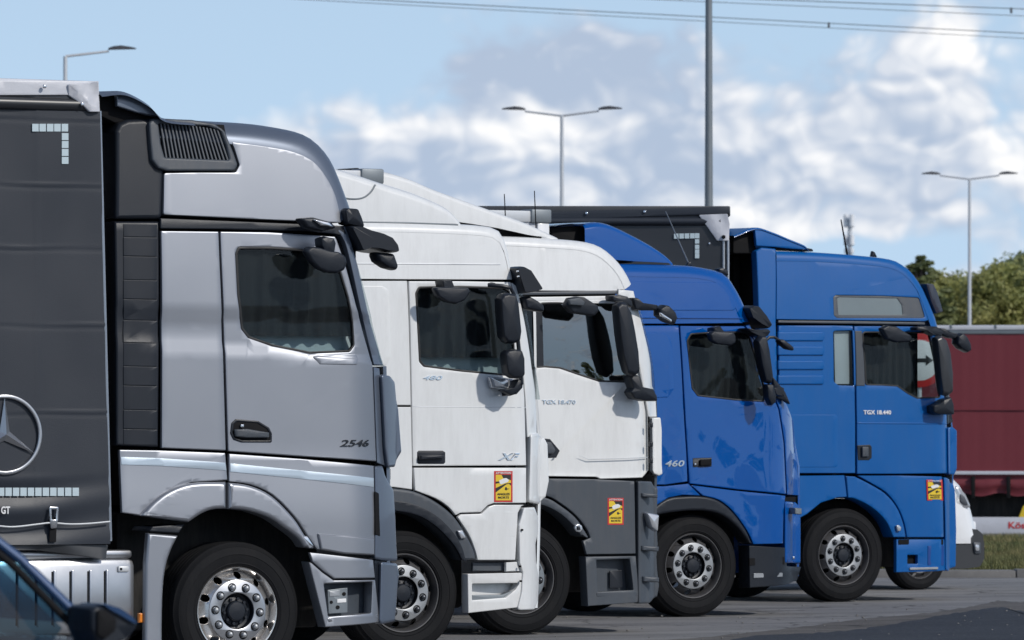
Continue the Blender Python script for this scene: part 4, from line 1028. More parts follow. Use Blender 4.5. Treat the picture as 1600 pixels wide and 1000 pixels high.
h = T.panel('handle_recess', [(651, 706), (654, 703), (692, 703), (697, 706), (697, 723), (694, 726), (654, 726), (651, 723)], M_plastic, door, off=-.004, thick=.012, r=.01, grid=None)
T.pillow('handle', [(656, 712), (694, 711), (695, 716), (656, 718)], M_plastic, -.03, .04, door, .15, .006)
T.text('480', 661, 587, 691, 593.5, M_chrome, door, bold=.02, shear=.25)
T.text('XF', 778, 708, 812, 719, M_chrome, door, bold=.02, shear=.4)
T.panel('lower_door_panel', [(645.5, 730), (823, 730), (823, 786.5), (772, 787), (763, 790), (752, 801), (720, 802)]+cr([(712, 806), (700, 792), (680, 779), (648, 767)], 3), M_white, r=.006)
T.panel('lower_front_panel', [(720, 803), (752, 802), (764, 791), (773, 788), (821, 788), (815, 792), (810, 802), (808, 840), (806, 876), (746, 876)]+cr([(746, 876), (742, 860), (732, 835), (714, 808)], 3)[1:], M_white, r=.01, off=-.004)
T.sticker(772, 736, 801, 784.5)
# wheel arch in dark plastic
fo = cr([(560, 757), (616, 762), (648, 767), (680, 782), (708, 804), (728, 832), (742, 860), (745, 876)], 4); fi = cr([(722, 876), (714, 860), (704, 846), (680, 822), (652, 806), (616, 799), (560, 796)], 4)
a = T.panel('wheel_arch_trim', fo+fi, M_gplastic, off=-.012, r=.004, bevel=.02, thick=.2, steps=3)
fo = cr([(560, 775), (616, 781), (650, 788), (680, 803), (705, 826), (722, 852), (729, 876)], 4); fi = cr([(722, 876), (714, 860), (704, 846), (680, 822), (652, 806), (616, 799), (560, 796)], 4)
T.panel('arch_lip', fo+fi, M_plastic, a, off=-.02, r=.003, bevel=.006, thick=.03)
T.pillow('marker_lamp', [(714, 829), (722, 828), (728, 841), (720, 842)], M_lens, -.03, .03, soft=.3, r=.005)
T.panel('filler_panel', [(738, 878), (790, 878), (790, 893), (738, 893)], M_gplastic, off=.06, r=.004, grid=None)
st = T.panel('step_panel', [(730, 896), (817, 894), (816, 926), (810, 950), (731, 959)], M_white2, holes=[[(738, 912), (812, 911), (806, 921), (790, 934), (738, 938)]], r=.008, hr=.01, off=-.004, thick=.10, grid=.1)
T.panel('step_recess', [(733, 905), (816, 905), (812, 940), (733, 944)], M_white2, st, off=.08, thick=.01, bevel=.001, gap=0, r=0, grid=None)
T.panel('step_tread', [(738, 930), (786, 929), (800, 923), (802, 928), (788, 938), (738, 942)], M_galvd, st, off=.02, thick=.06, bevel=.002, gap=0, r=.004, grid=None)
T.panel('step_bracket', [(790, 878), (808, 877), (816, 893), (790, 894)], M_white, off=.01, r=.004, grid=.1)
# corner pieces
T.panel('windscreen_pillar', [(799.5, 440), (808, 447), (820, 500), (832, 576), (840, 624), (841, 684), (824, 684), (820.5, 620), (814.5, 552), (806.5, 500)], M_white, r=.006, thick=.06)
T.front('windscreen', [(806, 447), (818, 500), (830, 576), (838, 624)], M_glass, fwd=.14)
T.front('front_grille', [(838, 624), (845, 690), (845, 790), (838, 950)], M_white, fwd=.10)
T.panel('corner_shadow', [(824, 676), (834, 676), (834, 790), (824, 788)], M_black, off=.03, r=.004, grid=None)  # black strip standing in for the shade behind the corner deflector
cd = T.wrap('corner_deflector', [(830, 678), (843, 676), (852, 684), (857, 694), (859, 752), (854, 777), (846, 788), (836, 787), (827, 784), (829, 720)], M_white, off=-.03)
T.wrap('bumper_corner', [(819, 793), (836, 792), (843, 808), (843, 832), (838, 850), (839, 878), (845, 908), (843, 936), (836, 953), (808, 954), (815, 925), (817, 895), (812, 880), (811, 820)], M_white, off=-.02, bevel=.012)
for c in ((816, 828), (813, 885), (814, 908)): T.pillow('bolt', [(c[0]-1.6, c[1]-1.6), (c[0]+1.6, c[1]-1.6), (c[0]+1.6, c[1]+1.6), (c[0]-1.6, c[1]+1.6)], M_black, -.02, .02, soft=.3, r=.004)
# mirrors and visor
vz = T.pillow('sun_visor', [(799, 419), (811, 416), (822, 422), (842, 453), (830, 457), (812, 459)], M_plastic, .02, .30, soft=.1, r=.01)
for c in ((809, 424), (810, 432)): T.pillow('bolt', [(c[0]-1.5, c[1]-1.5), (c[0]+1.5, c[1]-1.5), (c[0]+1.5, c[1]+1.5), (c[0]-1.5, c[1]+1.5)], M_chrome, -.075, .02, vz, .3, .004)
T.pillow('front_mirror', [(814, 465), (824, 462), (838, 470), (848, 478), (849, 488), (834, 486), (818, 482)], M_plastic, .05, .14, soft=.3, r=.012)
km = T.pillow('kerb_mirror', [(675, 449), (700, 448), (732, 450), (735, 456), (726, 469), (712, 475), (696, 472), (682, 463)], M_plastic, -.20, .08, soft=.22, r=.02)
T.pillow('mirror_stem', [(687, 438), (703, 438), (707, 448), (704, 453), (690, 452)], M_plastic, -.13, .14, km, .15, .006)
mm = T.pillow('main_mirror', [(779, 466), (784, 459), (792, 457), (804, 459), (808, 472), (810, 490), (813, 520), (811, 534), (800, 538), (790, 536), (784, 528), (781, 500)], M_plastic, -.24, .13, soft=.16, r=.02)
T.pillow('wide_angle_mirror', [(787, 552), (791, 547), (802, 545), (814, 547), (818, 560), (818.5, 586), (814, 592), (800, 591), (791, 585), (788, 570)], M_plastic, -.24, .12, mm, .16, .02)
Yq = T.Y0-.16
obj('mirror_arm', tube_bm([(x, Yq+.06*(i < 1 or i > 6), z) for i, (x, z) in enumerate([at(p[0], p[1], Yq) for p in ((768, 445), (785, 447), (798, 450), (803, 460), (810, 540), (815, 600), (806, 613), (790, 616))])], .016, 8), M_plastic, mm)
T.pillow('mirror_foot', [(780, 610), (800, 606), (808, 592), (817, 592), (815, 606), (806, 616), (796, 619)], M_plastic, -.14, .10, mm, .2, .01)
T.pillow('mirror_base_cover', [(763, 588), (806, 592), (800, 602), (788, 609), (768, 606)], M_lens, -.05, .08, mm, .3, .012)
T.pillow('mirror_knob', [(764, 444), (768, 441), (773, 442), (775, 446), (766, 447)], M_plastic, -.10, .05, soft=.2, r=.004)
T.chassis((640, 800), (812, 900)); T.wheels(KIT_STEEL, .2)
S2 = T

# ================================================================ TRUCK 3: white with grey lower body
T = Truck('tractor_unit', 42.2, 1031, 690, 816, 'white truck with slate grey lower body and bumper, third of the row', tum=.08, corner=.17, clen=.30)
T.core([(700, 372), (850, 380), (930, 400), (960, 450), (985, 600), (1000, 745), (935, 800), (880, 790), (700, 770)], .26, 2.24)
T.roof('roof', [(700, 384), (790, 384), (850, 387), (905, 391), (934, 400), (955, 417), (968, 434), (976, 452)],
       [(700, 368), (790, 369), (850, 372), (911, 377), (940, 386), (962, 404), (977, 424), (986, 442)], M_white2, dy=.13)
T.panel('roof_side', [(700, 382), (790, 382), (850, 385), (905, 389), (934, 398), (955, 415), (968, 433), (977, 453), (965, 452), (964, 455), (800, 454), (700, 453)], M_white2, gap=.001, r=.004, thick=.12, bevel=.004, off=.003)
T.panel('drip_rail', [(700, 455), (800, 455.5), (965, 453), (965, 460), (800, 462), (700, 462)], M_gplastic, off=-.006, r=.004)
T.panel('roof_corner', [(965.5, 451), (978, 452.5), (990.5, 454), (996, 478), (986, 474), (976, 464), (965.5, 461)], M_white2, r=.006, off=.002)
d = hump(T, 'roof_deflector', [(560, 262), (600, 268), (640, 280), (680, 297), (760, 326), (820, 348), (869, 370.5)], M_white2, .16, 0, lip=.05, base=[(560, 340), (640, 342), (720, 347), (776, 356), (830, 368), (869, 372)])
T.prism('deflector_shadow', [(700, 350), (776, 357), (850, 370), (840, 376), (700, 372)], M_black, .25, 2.3)  # black block put in as the shade under the deflector
T.flat('blue_mark', [(806, 357), (812, 358), (818, 362), (812, 361), (808, 363)], M_volvo, .168, .004, d, r=0, bevel=.0005)
T.prism('deflector_end', [(622, 292), (640, 280), (642, 298), (630, 300)], M_galvd, .22, .5)
win = [(834, 478), (848, 473), (900, 471.5), (951, 471), (960, 473), (972, 530), (984, 598), (936, 596.5), (904, 586), (875, 576), (852, 574), (836, 575)]
T.panel('door_top', [(700, 463), (846, 463), (951, 461.5), (966, 462.5), (980, 478)]+[(975, 478), (962, 470.5), (951, 469.5), (846, 471.5), (700, 472)], M_white2, r=.006, off=.002)
T.panel('side_panel', [(700, 473), (815, 473), (816, 575), (833, 577), (836, 744), (700, 742)], M_white2, r=.006)
sw = T.panel('rear_side_window', [(816, 476), (833, 477), (835, 573), (817, 572)], M_glassr, off=.01, thick=.006, bevel=.001, r=.01, gap=.001, grid=.15)
T.panel('window_divider', [(832, 474), (847, 473), (850, 574), (835, 576)], M_plastic, off=.006, r=.004, gap=0)
door = T.panel('door', [(835, 470), (951, 467), (965, 468), (979, 478), (990, 530), (1003, 590), (1013, 640), (1014, 735), (1004, 747), (938, 749), (932, 746), (860, 745), (837, 744)], M_white2, holes=[win], r=.012, grid=.06)
T.window(win, door, M_mirrorgl)
T.panel('door_crease', [(905, 712), (920, 717), (1012, 714), (1012, 715.4), (920, 718.4)], M_galv, door, off=-.001, thick=.004, bevel=.0005, gap=0, r=0)
hd = T.panel('handle_recess', [(847, 684), (860, 685), (876, 704), (870, 716), (847, 717)], M_plastic, door, off=-.005, thick=.012, r=.008, grid=None)
T.pillow('handle', [(852, 690), (861, 691), (868, 704), (864, 709), (852, 709)], M_gplastic, -.03, .03, door, .2, .008)
T.text('TGX 18.470', 847, 625, 899, 631.5, M_chrome, door, bold=.025)
# driver's seat and wheel in the dark cab
T.prism('seat', [(928, 480), (950, 482), (962, 560), (966, 600), (930, 600), (922, 530)], M_curtain, .5, 1.0, r=.03, bevel=.04)
# lower body in slate plastic
T.panel('lower_panel', [(780, 746), (860, 747), (930, 748), (992, 751), (994, 866), (916, 867), (910, 845), (922, 840)]+cr([(922, 840), (916, 826), (900, 806), (876, 787), (850, 774), (780, 762)], 3)[1:], M_gplastic, r=.006)
fo = cr([(780, 764), (850, 776), (876, 789), (900, 808), (914, 828), (921, 840)], 4); fi = [(912, 843)]+cr([(912, 843), (896, 822), (872, 801), (840, 788), (780, 780)], 4)
T.panel('wheel_arch_trim', fo+fi, M_gplastic, off=-.012, r=.004, bevel=.014, thick=.2)
c = T.pillow('side_indicator', [(898, 820), (904, 818), (909, 821), (910, 828), (906, 832), (900, 831), (897, 826)], M_lens, -.03, .035, soft=.25, r=.01)
T.pillow('indicator_rim', [(901, 822), (906, 822), (907, 828), (902, 828)], M_plastic, -.045, .02, c, .2, .006)
T.sticker(949.5, 778, 974.5, 820)
st = T.panel('step_panel', [(914, 869), (994, 868), (999, 928), (997, 942), (918, 948)], M_gplastic, holes=[[(932, 875), (984, 873), (990, 922), (934, 925)]], r=.006, hr=.008, off=.004, thick=.12, grid=.1)
T.panel('step_recess', [(925, 870), (994, 868), (997, 930), (928, 932)], M_gplastic, st, off=.10, thick=.01, bevel=.001, gap=0, r=0, grid=None)
T.panel('step_hatch', [(953, 892), (972, 891), (973, 918), (953, 919)], M_plastic, st, off=.088, thick=.012, bevel=.002, gap=0, r=.004, grid=None)
T.panel('step_tread', [(932, 926), (995, 924), (996, 930), (933, 932)], M_gplastic, st, off=.0, thick=.1, bevel=.003, gap=0, r=.003, grid=None)
b1 = T.wrap('bumper_corner', [(997, 751), (1020, 752), (1029, 762), (1028, 800), (1027, 812), (1029, 852), (1027, 870), (1028, 890), (1031, 916), (1028, 933), (1016, 943), (998, 944)], M_gplastic)
T.panel('bumper_gap', [(993, 751), (999, 752), (1000, 942), (994, 940)], M_black, off=.04, r=.003, grid=None)
for p in ([(1008, 800), (1028, 804), (1026, 832), (1016, 824)],): T.pillow('fog_lamp', p, M_lens, .0, .10, b1, .2, .01)
for p in ([(1000, 770), (1027, 772), (1027, 778), (1000, 776)], [(1000, 852), (1029, 854), (1028, 862), (1000, 860)], [(1002, 900), (1029, 902), (1029, 910), (1002, 909)]): T.pillow('bumper_rib', p, M_gplastic, .03, .10, b1, .25, .008)
T.panel('windscreen_pillar', [(980, 478), (990.5, 455), (998, 484), (1008, 523), (1019, 570), (1025, 617), (1027, 652), (1014, 652), (1011, 636), (1003, 592), (990, 530)], M_white2, r=.006, thick=.06)
T.front('windscreen', [(996, 484), (1006, 523), (1017, 570), (1023, 617)], M_glass, fwd=.12)
T.front('front_grille', [(1024, 617), (1026, 700), (1024, 800), (1024, 930)], M_gplastic, fwd=.10)
T.panel('corner_gap', [(1014, 652), (1024, 652), (1024, 742), (1015, 742)], M_black, off=.035, r=.003, grid=None)
T.wrap('corner_deflector', [(1021, 652), (1033, 652), (1035, 672), (1035, 725), (1036, 741), (1030, 744), (1022, 736), (1022, 700)], M_white2, off=-.03, bevel=.012, r=.015)
for c in (660, 690, 716): T.pillow('hinge', [(1015, c), (1020, c), (1020, c+8), (1015, c+8)], M_plastic, .03, .03, soft=.2, r=.003)
# mirrors
km = T.pillow('kerb_mirror', [(881, 477), (888, 465), (900, 463), (912, 464), (934, 478), (935, 487), (928, 494), (912, 492), (892, 489)], M_plastic, -.20, .10, soft=.2, r=.015)
T.pillow('mirror_cap', [(887, 468), (905, 465), (914, 472), (912, 478), (890, 476)], M_gplastic, -.26, .03, km, .2, .008)
mm = T.pillow('main_mirror', [(962, 476), (968, 471), (976, 472), (984, 486), (990, 515), (996, 552), (998, 583), (990, 589), (979, 584), (972, 560), (966, 520)], M_plastic, -.22, .13, soft=.14, r=.016)
Yq = T.Y0-.14
T.pillow('mirror_arm', [(951, 462), (964, 461), (978, 463), (985, 470), (987, 481), (979, 479), (970, 472), (953, 470)], M_plastic, -.10, .14, mm, .2, .01)
T.pillow('mirror_foot', [(979, 586), (994, 585), (1000, 604), (1019, 608), (1025, 620), (1026, 627), (1005, 627), (988, 624), (981, 613), (986, 606)], M_plastic, -.12, .14, mm, .15, .012)
fm = T.pillow('front_mirror_arm', [(985, 465), (993, 465), (1002, 473), (1028, 477), (1026, 485), (1004, 485), (990, 484)], M_plastic, .0, .10, soft=.2, r=.01)
T.pillow('front_mirror', [(1027, 482), (1036, 476), (1043, 477), (1054, 488), (1057, 497), (1053, 508), (1040, 503), (1027, 493)], M_plastic, -.02, .14, fm, .25, .014)
T.pillow('mirror_glass', [(1030, 487), (1050, 500), (1050, 504), (1032, 494)], M_chrome, -.07, .03, fm, .2, .006)
for (xa, ya, xb, yb) in ((788, 303, 791, 352), (835, 298, 838, 352)):
    a = at(xa, ya, T.Y0+1.0); b = at(xb, yb+16, T.Y0+1.0)
    obj('whip_antenna', tube_bm([(b[0], T.Y0+1.0, b[1]), (a[0], T.Y0+1.0, a[1])], [.006, .004], 6), M_black, T.root)
T.chassis((880, 795), (1000, 900)); T.wheels(KIT_GREY, .1)
S3 = T

# ================================================================ TRUCK 4: deep glossy blue
T = Truck('tractor_unit', 45.7, 1249, 700, 1083, 'glossy deep blue truck with roof spoiler, fourth of the row', tum=.10, corner=.16, clen=.32); T.lean = (.004, .0045); T.wav = 1.6
T.core([(900, 410), (1100, 430), (1130, 460), (1160, 520), (1205, 640), (1215, 760), (1150, 795), (1060, 790), (900, 760)], .26, 2.24)
T.roof('roof', [(900, 432), (972, 432), (1022, 433), (1076, 434), (1108, 438), (1128, 446), (1140, 462), (1150, 482), (1160, 503)],
       [(900, 411), (972, 412), (1022, 413), (1076, 415), (1112, 421), (1134, 429), (1148, 449), (1162, 477), (1170, 503)], M_volvo, dy=.16)
T.panel('roof_side', [(900, 430), (972, 430), (1022, 431), (1076, 432), (1108, 436), (1128, 444), (1140, 461), (1150, 482), (1161, 505), (1062, 506), (900, 506)], M_volvo, gap=.001, r=.004, thick=.12, bevel=.004, off=.003)
T.panel('roof_pressing', [(960, 440), (1000, 440), (1122, 441.5), (1136, 452), (1150, 481), (1147, 485), (960, 485)], M_volvo, off=-.003, thick=.008, r=.02, bevel=.004, gap=0)
T.panel('roof_crease', [(985, 495), (1161, 496), (1162, 498), (985, 497)], M_volvo, off=-.010, thick=.015, bevel=.004, gap=0, r=0)
d = hump(T, 'roof_spoiler', [(909, 350), (932, 347), (954, 352), (986, 367), (1015, 383), (1036, 397), (1047, 407.5)], M_volvo, .20, 0, lip=.06, base=[(905, 402), (990, 408), (1047, 411)])
rows = [[(x, T.Y0+yy, z) for x, z in [at(p[0], p[1], T.Y0+.3) for p in ((862, 353), (885, 350), (910, 349))]] for yy in (.22, 1.2, 2.3)]
obj('spoiler_extension', loft_bm(rows), M_volvo, d, 60)
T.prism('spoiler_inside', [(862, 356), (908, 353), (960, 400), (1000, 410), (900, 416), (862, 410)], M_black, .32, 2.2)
rp = T.panel('side_panel', [(900, 508), (1061, 508), (1070, 660), (1073, 706), (1075, 753), (1040, 758), (900, 758)], M_volvo, r=.006)
T.panel('pressed_panel', [(990, 520), (1036, 520), (1046, 526), (1050, 540), (1053, 608), (1044, 621), (990, 622)], M_volvo, rp, off=-.005, thick=.008, r=.02, bevel=.005, gap=0)
win = [(1073, 532), (1079, 521), (1120, 518), (1162, 518), (1172, 526), (1184, 565), (1199, 617), (1194, 628), (1148, 625.5), (1090, 619), (1081, 607), (1077, 570)]
door = T.panel('door', [(1062, 508.5), (1120, 509), (1163, 509), (1178, 530), (1196, 590), (1217, 640), (1225, 692), (1229, 773), (1150, 765), (1077, 756), (1071, 660)], M_volvo, holes=[win], r=.012, grid=.06)
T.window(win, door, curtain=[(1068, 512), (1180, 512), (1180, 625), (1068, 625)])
h = T.panel('handle_recess', [(1082, 715), (1113, 714), (1113, 730), (1082, 731)], M_plastic, door, off=-.004, thick=.012, r=.006, grid=None)
T.pillow('handle', [(1094, 718), (1112, 717), (1112, 727), (1094, 728)], M_black, -.02, .025, door, .15, .006)
T.pillow('lock', [(1085, 724), (1088, 724), (1088, 727), (1085, 727)], M_chrome, -.012, .012, door, .2, .003)
T.text('460', 1039, 719, 1069, 729, M_chrome, rp, bold=.02, shear=.2)
T.panel('quarter_panel', [(1000, 759), (1040, 759), (1076, 755), (1096, 775), (1066, 774), (1045, 778), (1026, 790), (1000, 800)], M_volvo, r=.005)
T.panel('lower_front_panel', [(1078, 757), (1150, 766), (1228, 774), (1225, 800), (1224, 850), (1177, 851)]+cr([(1177, 850), (1167, 829), (1146, 800), (1124, 782), (1098, 775)], 3)[1:], M_volvo, r=.006, off=-.004)
fo = cr([(1000, 812), (1027, 789), (1045, 778), (1066, 775), (1099, 775), (1124, 782), (1146, 800), (1167, 829), (1176, 851)], 4); fi = cr([(1170, 848), (1153, 825), (1131, 807), (1106, 799), (1070, 799), (1027, 806), (1000, 822)], 4)
T.panel('wheel_arch_trim', fo+fi, M_plastic, off=-.014, r=.004, bevel=.02, thick=.2, steps=3)
st = T.panel('step_panel', [(1170, 852), (1228, 855), (1230, 884), (1253, 885), (1246, 908), (1223, 915), (1171, 919)], M_plastic, r=.008, off=-.004, thick=.2, grid=.15)
T.panel('step_bar', [(1171, 872), (1226, 870), (1226, 882), (1171, 884)], M_black, st, off=-.012, thick=.02, bevel=.004, gap=0, r=.003, grid=None)
T.panel('step_tread', [(1178, 896), (1223, 895), (1223, 901), (1178, 903)], M_ring, st, off=-.015, thick=.02, bevel=.003, gap=0, r=.003, grid=None)
b = T.wrap('bumper_corner', [(1227, 783), (1245, 784), (1252, 793), (1252, 881), (1227, 880)], M_volvo)
T.panel('corner_gap', [(1223, 775), (1249, 776), (1247, 786), (1225, 786)], M_black, off=.05, r=.003, grid=None)
T.pillow('position_lamp', [(1238, 793), (1250, 794), (1250, 804), (1238, 803)], M_galvd, .05, .14, b, .2, .006)
T.pillow('tow_cap', [(1238, 869), (1241, 869), (1241, 874), (1238, 874)], M_chrome, .02, .03, b, .2, .004)
T.panel('windscreen_pillar', [(1164, 509), (1172, 506), (1186, 540), (1204, 590), (1226, 625), (1240, 656), (1246, 721), (1249, 775), (1230, 773.5), (1226, 692), (1218, 640), (1197, 590), (1179, 530)], M_volvo, r=.006, thick=.06)
T.front('windscreen', [(1184, 540), (1202, 590), (1224, 625)], M_glass, fwd=.14)
T.front('front_grille', [(1238, 656), (1247, 721), (1248, 800), (1246, 900)], M_volvo, fwd=.10)
T.pillow('pillar_cover', [(1204, 585), (1213, 596), (1226, 612), (1235, 633), (1226, 627), (1212, 622)], M_plastic, .0, .06, soft=.15, r=.008)
vz = T.pillow('sun_visor', [(1162, 481), (1170, 477), (1179, 478), (1192, 494), (1201, 509), (1196, 514), (1184, 508), (1168, 496)], M_plastic, .04, .30, soft=.12, r=.012)
km = T.pillow('kerb_mirror', [(1107, 522), (1112, 517), (1146, 519), (1149, 526), (1149, 535), (1142, 540), (1118, 537), (1110, 532)], M_plastic, -.20, .09, soft=.18, r=.012)
T.pillow('mirror_stem', [(1112, 512), (1122, 509), (1132, 522), (1130, 526), (1120, 518), (1112, 518)], M_plastic, -.16, .14, km, .15, .006)
mm = T.pillow('main_mirror', [(1182, 532), (1188, 524), (1195, 524), (1200, 545), (1206, 590), (1204, 600), (1195, 597), (1188, 570)], M_plastic, -.22, .12, soft=.14, r=.012)
T.pillow('wide_angle_mirror', [(1196, 600), (1206, 600), (1211, 618), (1210, 630), (1204, 634), (1198, 622)], M_plastic, -.22, .10, mm, .16, .01)
T.pillow('mirror_arm', [(1161, 512), (1175, 515), (1197, 514), (1201, 518), (1196, 526), (1180, 525), (1166, 518)], M_plastic, -.10, .20, mm, .15, .01)
T.pillow('mirror_foot', [(1204, 606), (1213, 602), (1222, 606), (1222, 620), (1210, 618)], M_plastic, -.08, .16, mm, .15, .01)
fm = T.pillow('front_mirror', [(1214, 531), (1222, 530), (1232, 537), (1239, 543), (1240, 548), (1230, 546), (1220, 538)], M_plastic, .02, .10, soft=.25, r=.01)
obj('front_mirror_arm', tube_bm([(x, T.Y0+.03, z) for x, z in [at(p[0], p[1], T.Y0+.03) for p in ((1198, 531), (1202, 527), (1210, 527), (1218, 532))]], .014, 7), M_plastic, fm)
T.pillow('roof_lamp', [(1120, 420), (1128, 418), (1136, 424), (1137, 431), (1122, 427)], M_plastic, .30, .10, soft=.2, r=.008)
a = at(1040, 330, T.Y0+.5); b = at(1077, 414, T.Y0+.5)
obj('whip_antenna', tube_bm([(b[0], T.Y0+.5, b[1]), (a[0], T.Y0+.5, a[1])], [.007, .004], 6), M_galvd, T.root)
T.pillow('antenna_foot', [(1072, 416), (1075, 409), (1079, 409), (1081, 416)], M_plastic, .5, .05, soft=.2, r=.003)
# steering wheel seen low in the window
bm = bmesh.new(); c = at(1190, 612, T.Y0+.45)
add_tube(bm, [(c[0]+.02*math.sin(k*.42), T.Y0+.45+.2*math.cos(k*.42), c[1]+.2*math.sin(k*.42)) for k in range(16)], .016, 6)
obj('steering_wheel', bm, M_black, T.root)
T.chassis((1075, 800), (1222, 900)); T.wheels(KIT_STEEL, .15)
S4 = T

# ================================================================ TRUCK 5: azure blue, high roof, farthest
T = Truck('tractor_unit', 49.2, 1494, 700, 1318, 'azure blue high roof truck with ribbed side, farthest of the row', tum=.09, corner=.15, clen=.26)
T.core([(1182, 388), (1213, 396), (1390, 412), (1425, 440), (1436, 500), (1434, 512), (1434, 628), (1480, 640), (1482, 740), (1400, 780), (1300, 775), (1182, 760)], .26, 2.24)
T.roof('roof', [(1213, 408), (1273, 409), (1341, 413), (1386, 418), (1404, 424), (1418, 434), (1432, 452), (1440, 470), (1451, 500), (1455, 512)],
       [(1213, 392), (1273, 394), (1341, 399), (1392, 405), (1412, 414), (1426, 426), (1440, 447), (1447, 462), (1460, 494), (1464, 510)], M_man, dy=.14)
up = [(1302, 464), (1306, 461), (1380, 462), (1436, 465), (1446, 497), (1380, 497), (1308, 497), (1303, 493)]
rs = T.panel('roof_side', [(1213, 406), (1273, 407), (1341, 411), (1386, 416), (1404, 422), (1418, 433), (1432, 452), (1440, 470), (1451, 500), (1445, 502), (1216, 499), (1213, 499)], M_man, holes=[up], gap=.001, r=.004, thick=.12, bevel=.004, off=.003)
T.panel('roof_window_surround', up, M_gplastic, rs, holes=[[(1308, 466), (1312, 464), (1402, 466), (1409, 476), (1411, 492), (1310, 492)]], off=.012, thick=.01, bevel=.002, r=.012, gap=.001, hr=.012)
T.panel('roof_window', [(1306, 463), (1412, 464), (1413, 494), (1307, 494)], pmat('frosted_pane', (.16, .20, .21), .25, 0, .3), rs, off=.018, thick=.004, bevel=.0005, r=.01, gap=0)
T.panel('side_rail', [(1216, 500), (1330, 501), (1446, 503), (1446, 508), (1330, 506.5), (1216, 505)], M_gplastic, off=-.006, r=.003)
T.panel('side_fairing', [(1181, 392), (1190, 386), (1213, 388), (1213, 504), (1216, 742), (1181, 742)], M_man, r=.008, off=.006, thick=.10, bevel=.012)
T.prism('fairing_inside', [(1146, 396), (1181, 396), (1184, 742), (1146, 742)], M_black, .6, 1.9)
d = hump(T, 'roof_deflector', [(1146, 368), (1179, 355.5), (1205, 362), (1232, 373), (1256, 383), (1262, 390)], M_man, .12, 0, lip=.02)
T.flat('deflector_side', [(1179, 356), (1205, 363), (1232, 374), (1256, 384), (1261, 390), (1240, 389), (1212, 386), (1182, 384)], M_man, .13, .04, d, r=.003, bevel=.008)
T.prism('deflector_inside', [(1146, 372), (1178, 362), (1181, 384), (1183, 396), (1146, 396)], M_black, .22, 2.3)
T.flat('deflector_gap', [(1212, 386), (1240, 389), (1262, 391), (1262, 393), (1212, 391)], M_black, .16, .1, d, r=0)
rp = T.panel('side_panel', [(1216, 508), (1300, 508), (1333, 508.5), (1337, 660), (1337, 740), (1216, 740)], M_man, holes=[[(1302, 517), (1334, 516), (1336, 603), (1310, 602), (1303, 596)]], r=.006)
T.panel('rear_side_window', [(1301, 516), (1334, 515), (1336, 604), (1302, 603)], M_glass, rp, off=.012, thick=.006, bevel=.001, r=.01, gap=.0)
T.panel('rear_window_blind', [(1303, 517), (1327, 517), (1327, 600), (1305, 600)], M_galv, rp, off=.05, thick=.01, bevel=.001, r=.005, gap=0, grid=None)
for yb in (518, 540.5, 563, 586): T.panel('side_rib', [(1216, yb), (1287, yb), (1289, yb+8), (1287, yb+15), (1216, yb+15)], M_man, rp, off=-.016, thick=.02, r=.015, bevel=.014, gap=0, grid=.2, steps=3)
T.panel('locker_hatch', [(1222, 648), (1306, 648), (1309, 651), (1309, 727), (1306, 730), (1222, 730)], M_man, rp, off=-.004, thick=.008, r=.01, bevel=.004, gap=0)
win = [(1347, 521), (1351, 518), (1400, 518), (1452, 519), (1460, 555), (1470, 622), (1433, 623), (1419, 616), (1402, 604), (1380, 602.5), (1352, 602)]
door = T.panel('door', [(1334, 509), (1380, 509), (1456, 510), (1460, 519), (1468, 560), (1476, 620), (1480, 650), (1481, 740), (1400, 741), (1339, 741), (1338.5, 660)], M_man, holes=[win], r=.010, grid=.06)
T.panel('window_divider', [(1336, 517), (1347, 517), (1352, 603), (1338, 603)], M_gplastic, door, off=-.006, thick=.012, r=.006, gap=0, grid=.05)
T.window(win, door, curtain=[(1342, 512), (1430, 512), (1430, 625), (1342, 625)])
T.panel('door_crease', [(1340, 660), (1480, 661), (1480, 663), (1340, 662)], M_man, door, off=-.006, thick=.01, bevel=.004, gap=0, r=0)
h = T.panel('handle_recess', [(1339, 695), (1360, 694), (1363, 698), (1363, 716), (1358, 720), (1340, 720)], M_plastic, door, off=-.004, thick=.012, r=.008, grid=None)
T.pillow('handle', [(1347, 698), (1357, 698), (1357, 714), (1347, 714)], M_gplastic, -.02, .03, door, .2, .008)
T.text('TGX 18.440', 1349, 641, 1392, 647.5, M_wht, door, bold=.025)
T.panel('quarter_panel', [(1225, 743), (1320, 742), (1324, 777), (1308, 778), (1283, 786), (1261, 804), (1246, 812), (1246, 760)], M_man, r=.006)
fo = [(1321, 743), (1336, 744)]+cr([(1336, 744), (1358, 755), (1384, 771), (1402, 793), (1412, 818), (1416, 840)], 4)[1:]; fi = cr([(1396, 840), (1384, 814), (1362, 793), (1337, 780), (1325, 778)], 4)
T.panel('wheel_arch_trim', fo+fi, M_man, off=-.008, r=.004, bevel=.01, thick=.2)
T.panel('lower_front_panel', [(1338, 742.5), (1410, 742.5), (1472, 744), (1474, 780), (1475, 840), (1417, 840)]+cr([(1417, 840), (1413, 818), (1403, 793), (1385, 770), (1359, 754)], 3)[1:], M_man, r=.006, off=-.002)
T.pillow('side_indicator', [(1400, 821), (1404, 820), (1408, 824), (1407, 830), (1402, 830)], M_lens, -.03, .03, soft=.25, r=.008)
T.sticker(1447.5, 749.5, 1472.5, 782, skew=1.2, base=-.009)
st = T.panel('step_panel', [(1400, 842), (1476, 842), (1478, 892), (1440, 894), (1400, 895)], M_man, holes=[[(1418, 867), (1434, 867), (1434, 881), (1418, 881)]], r=.006, hr=.006, off=.004, thick=.05, grid=.15)
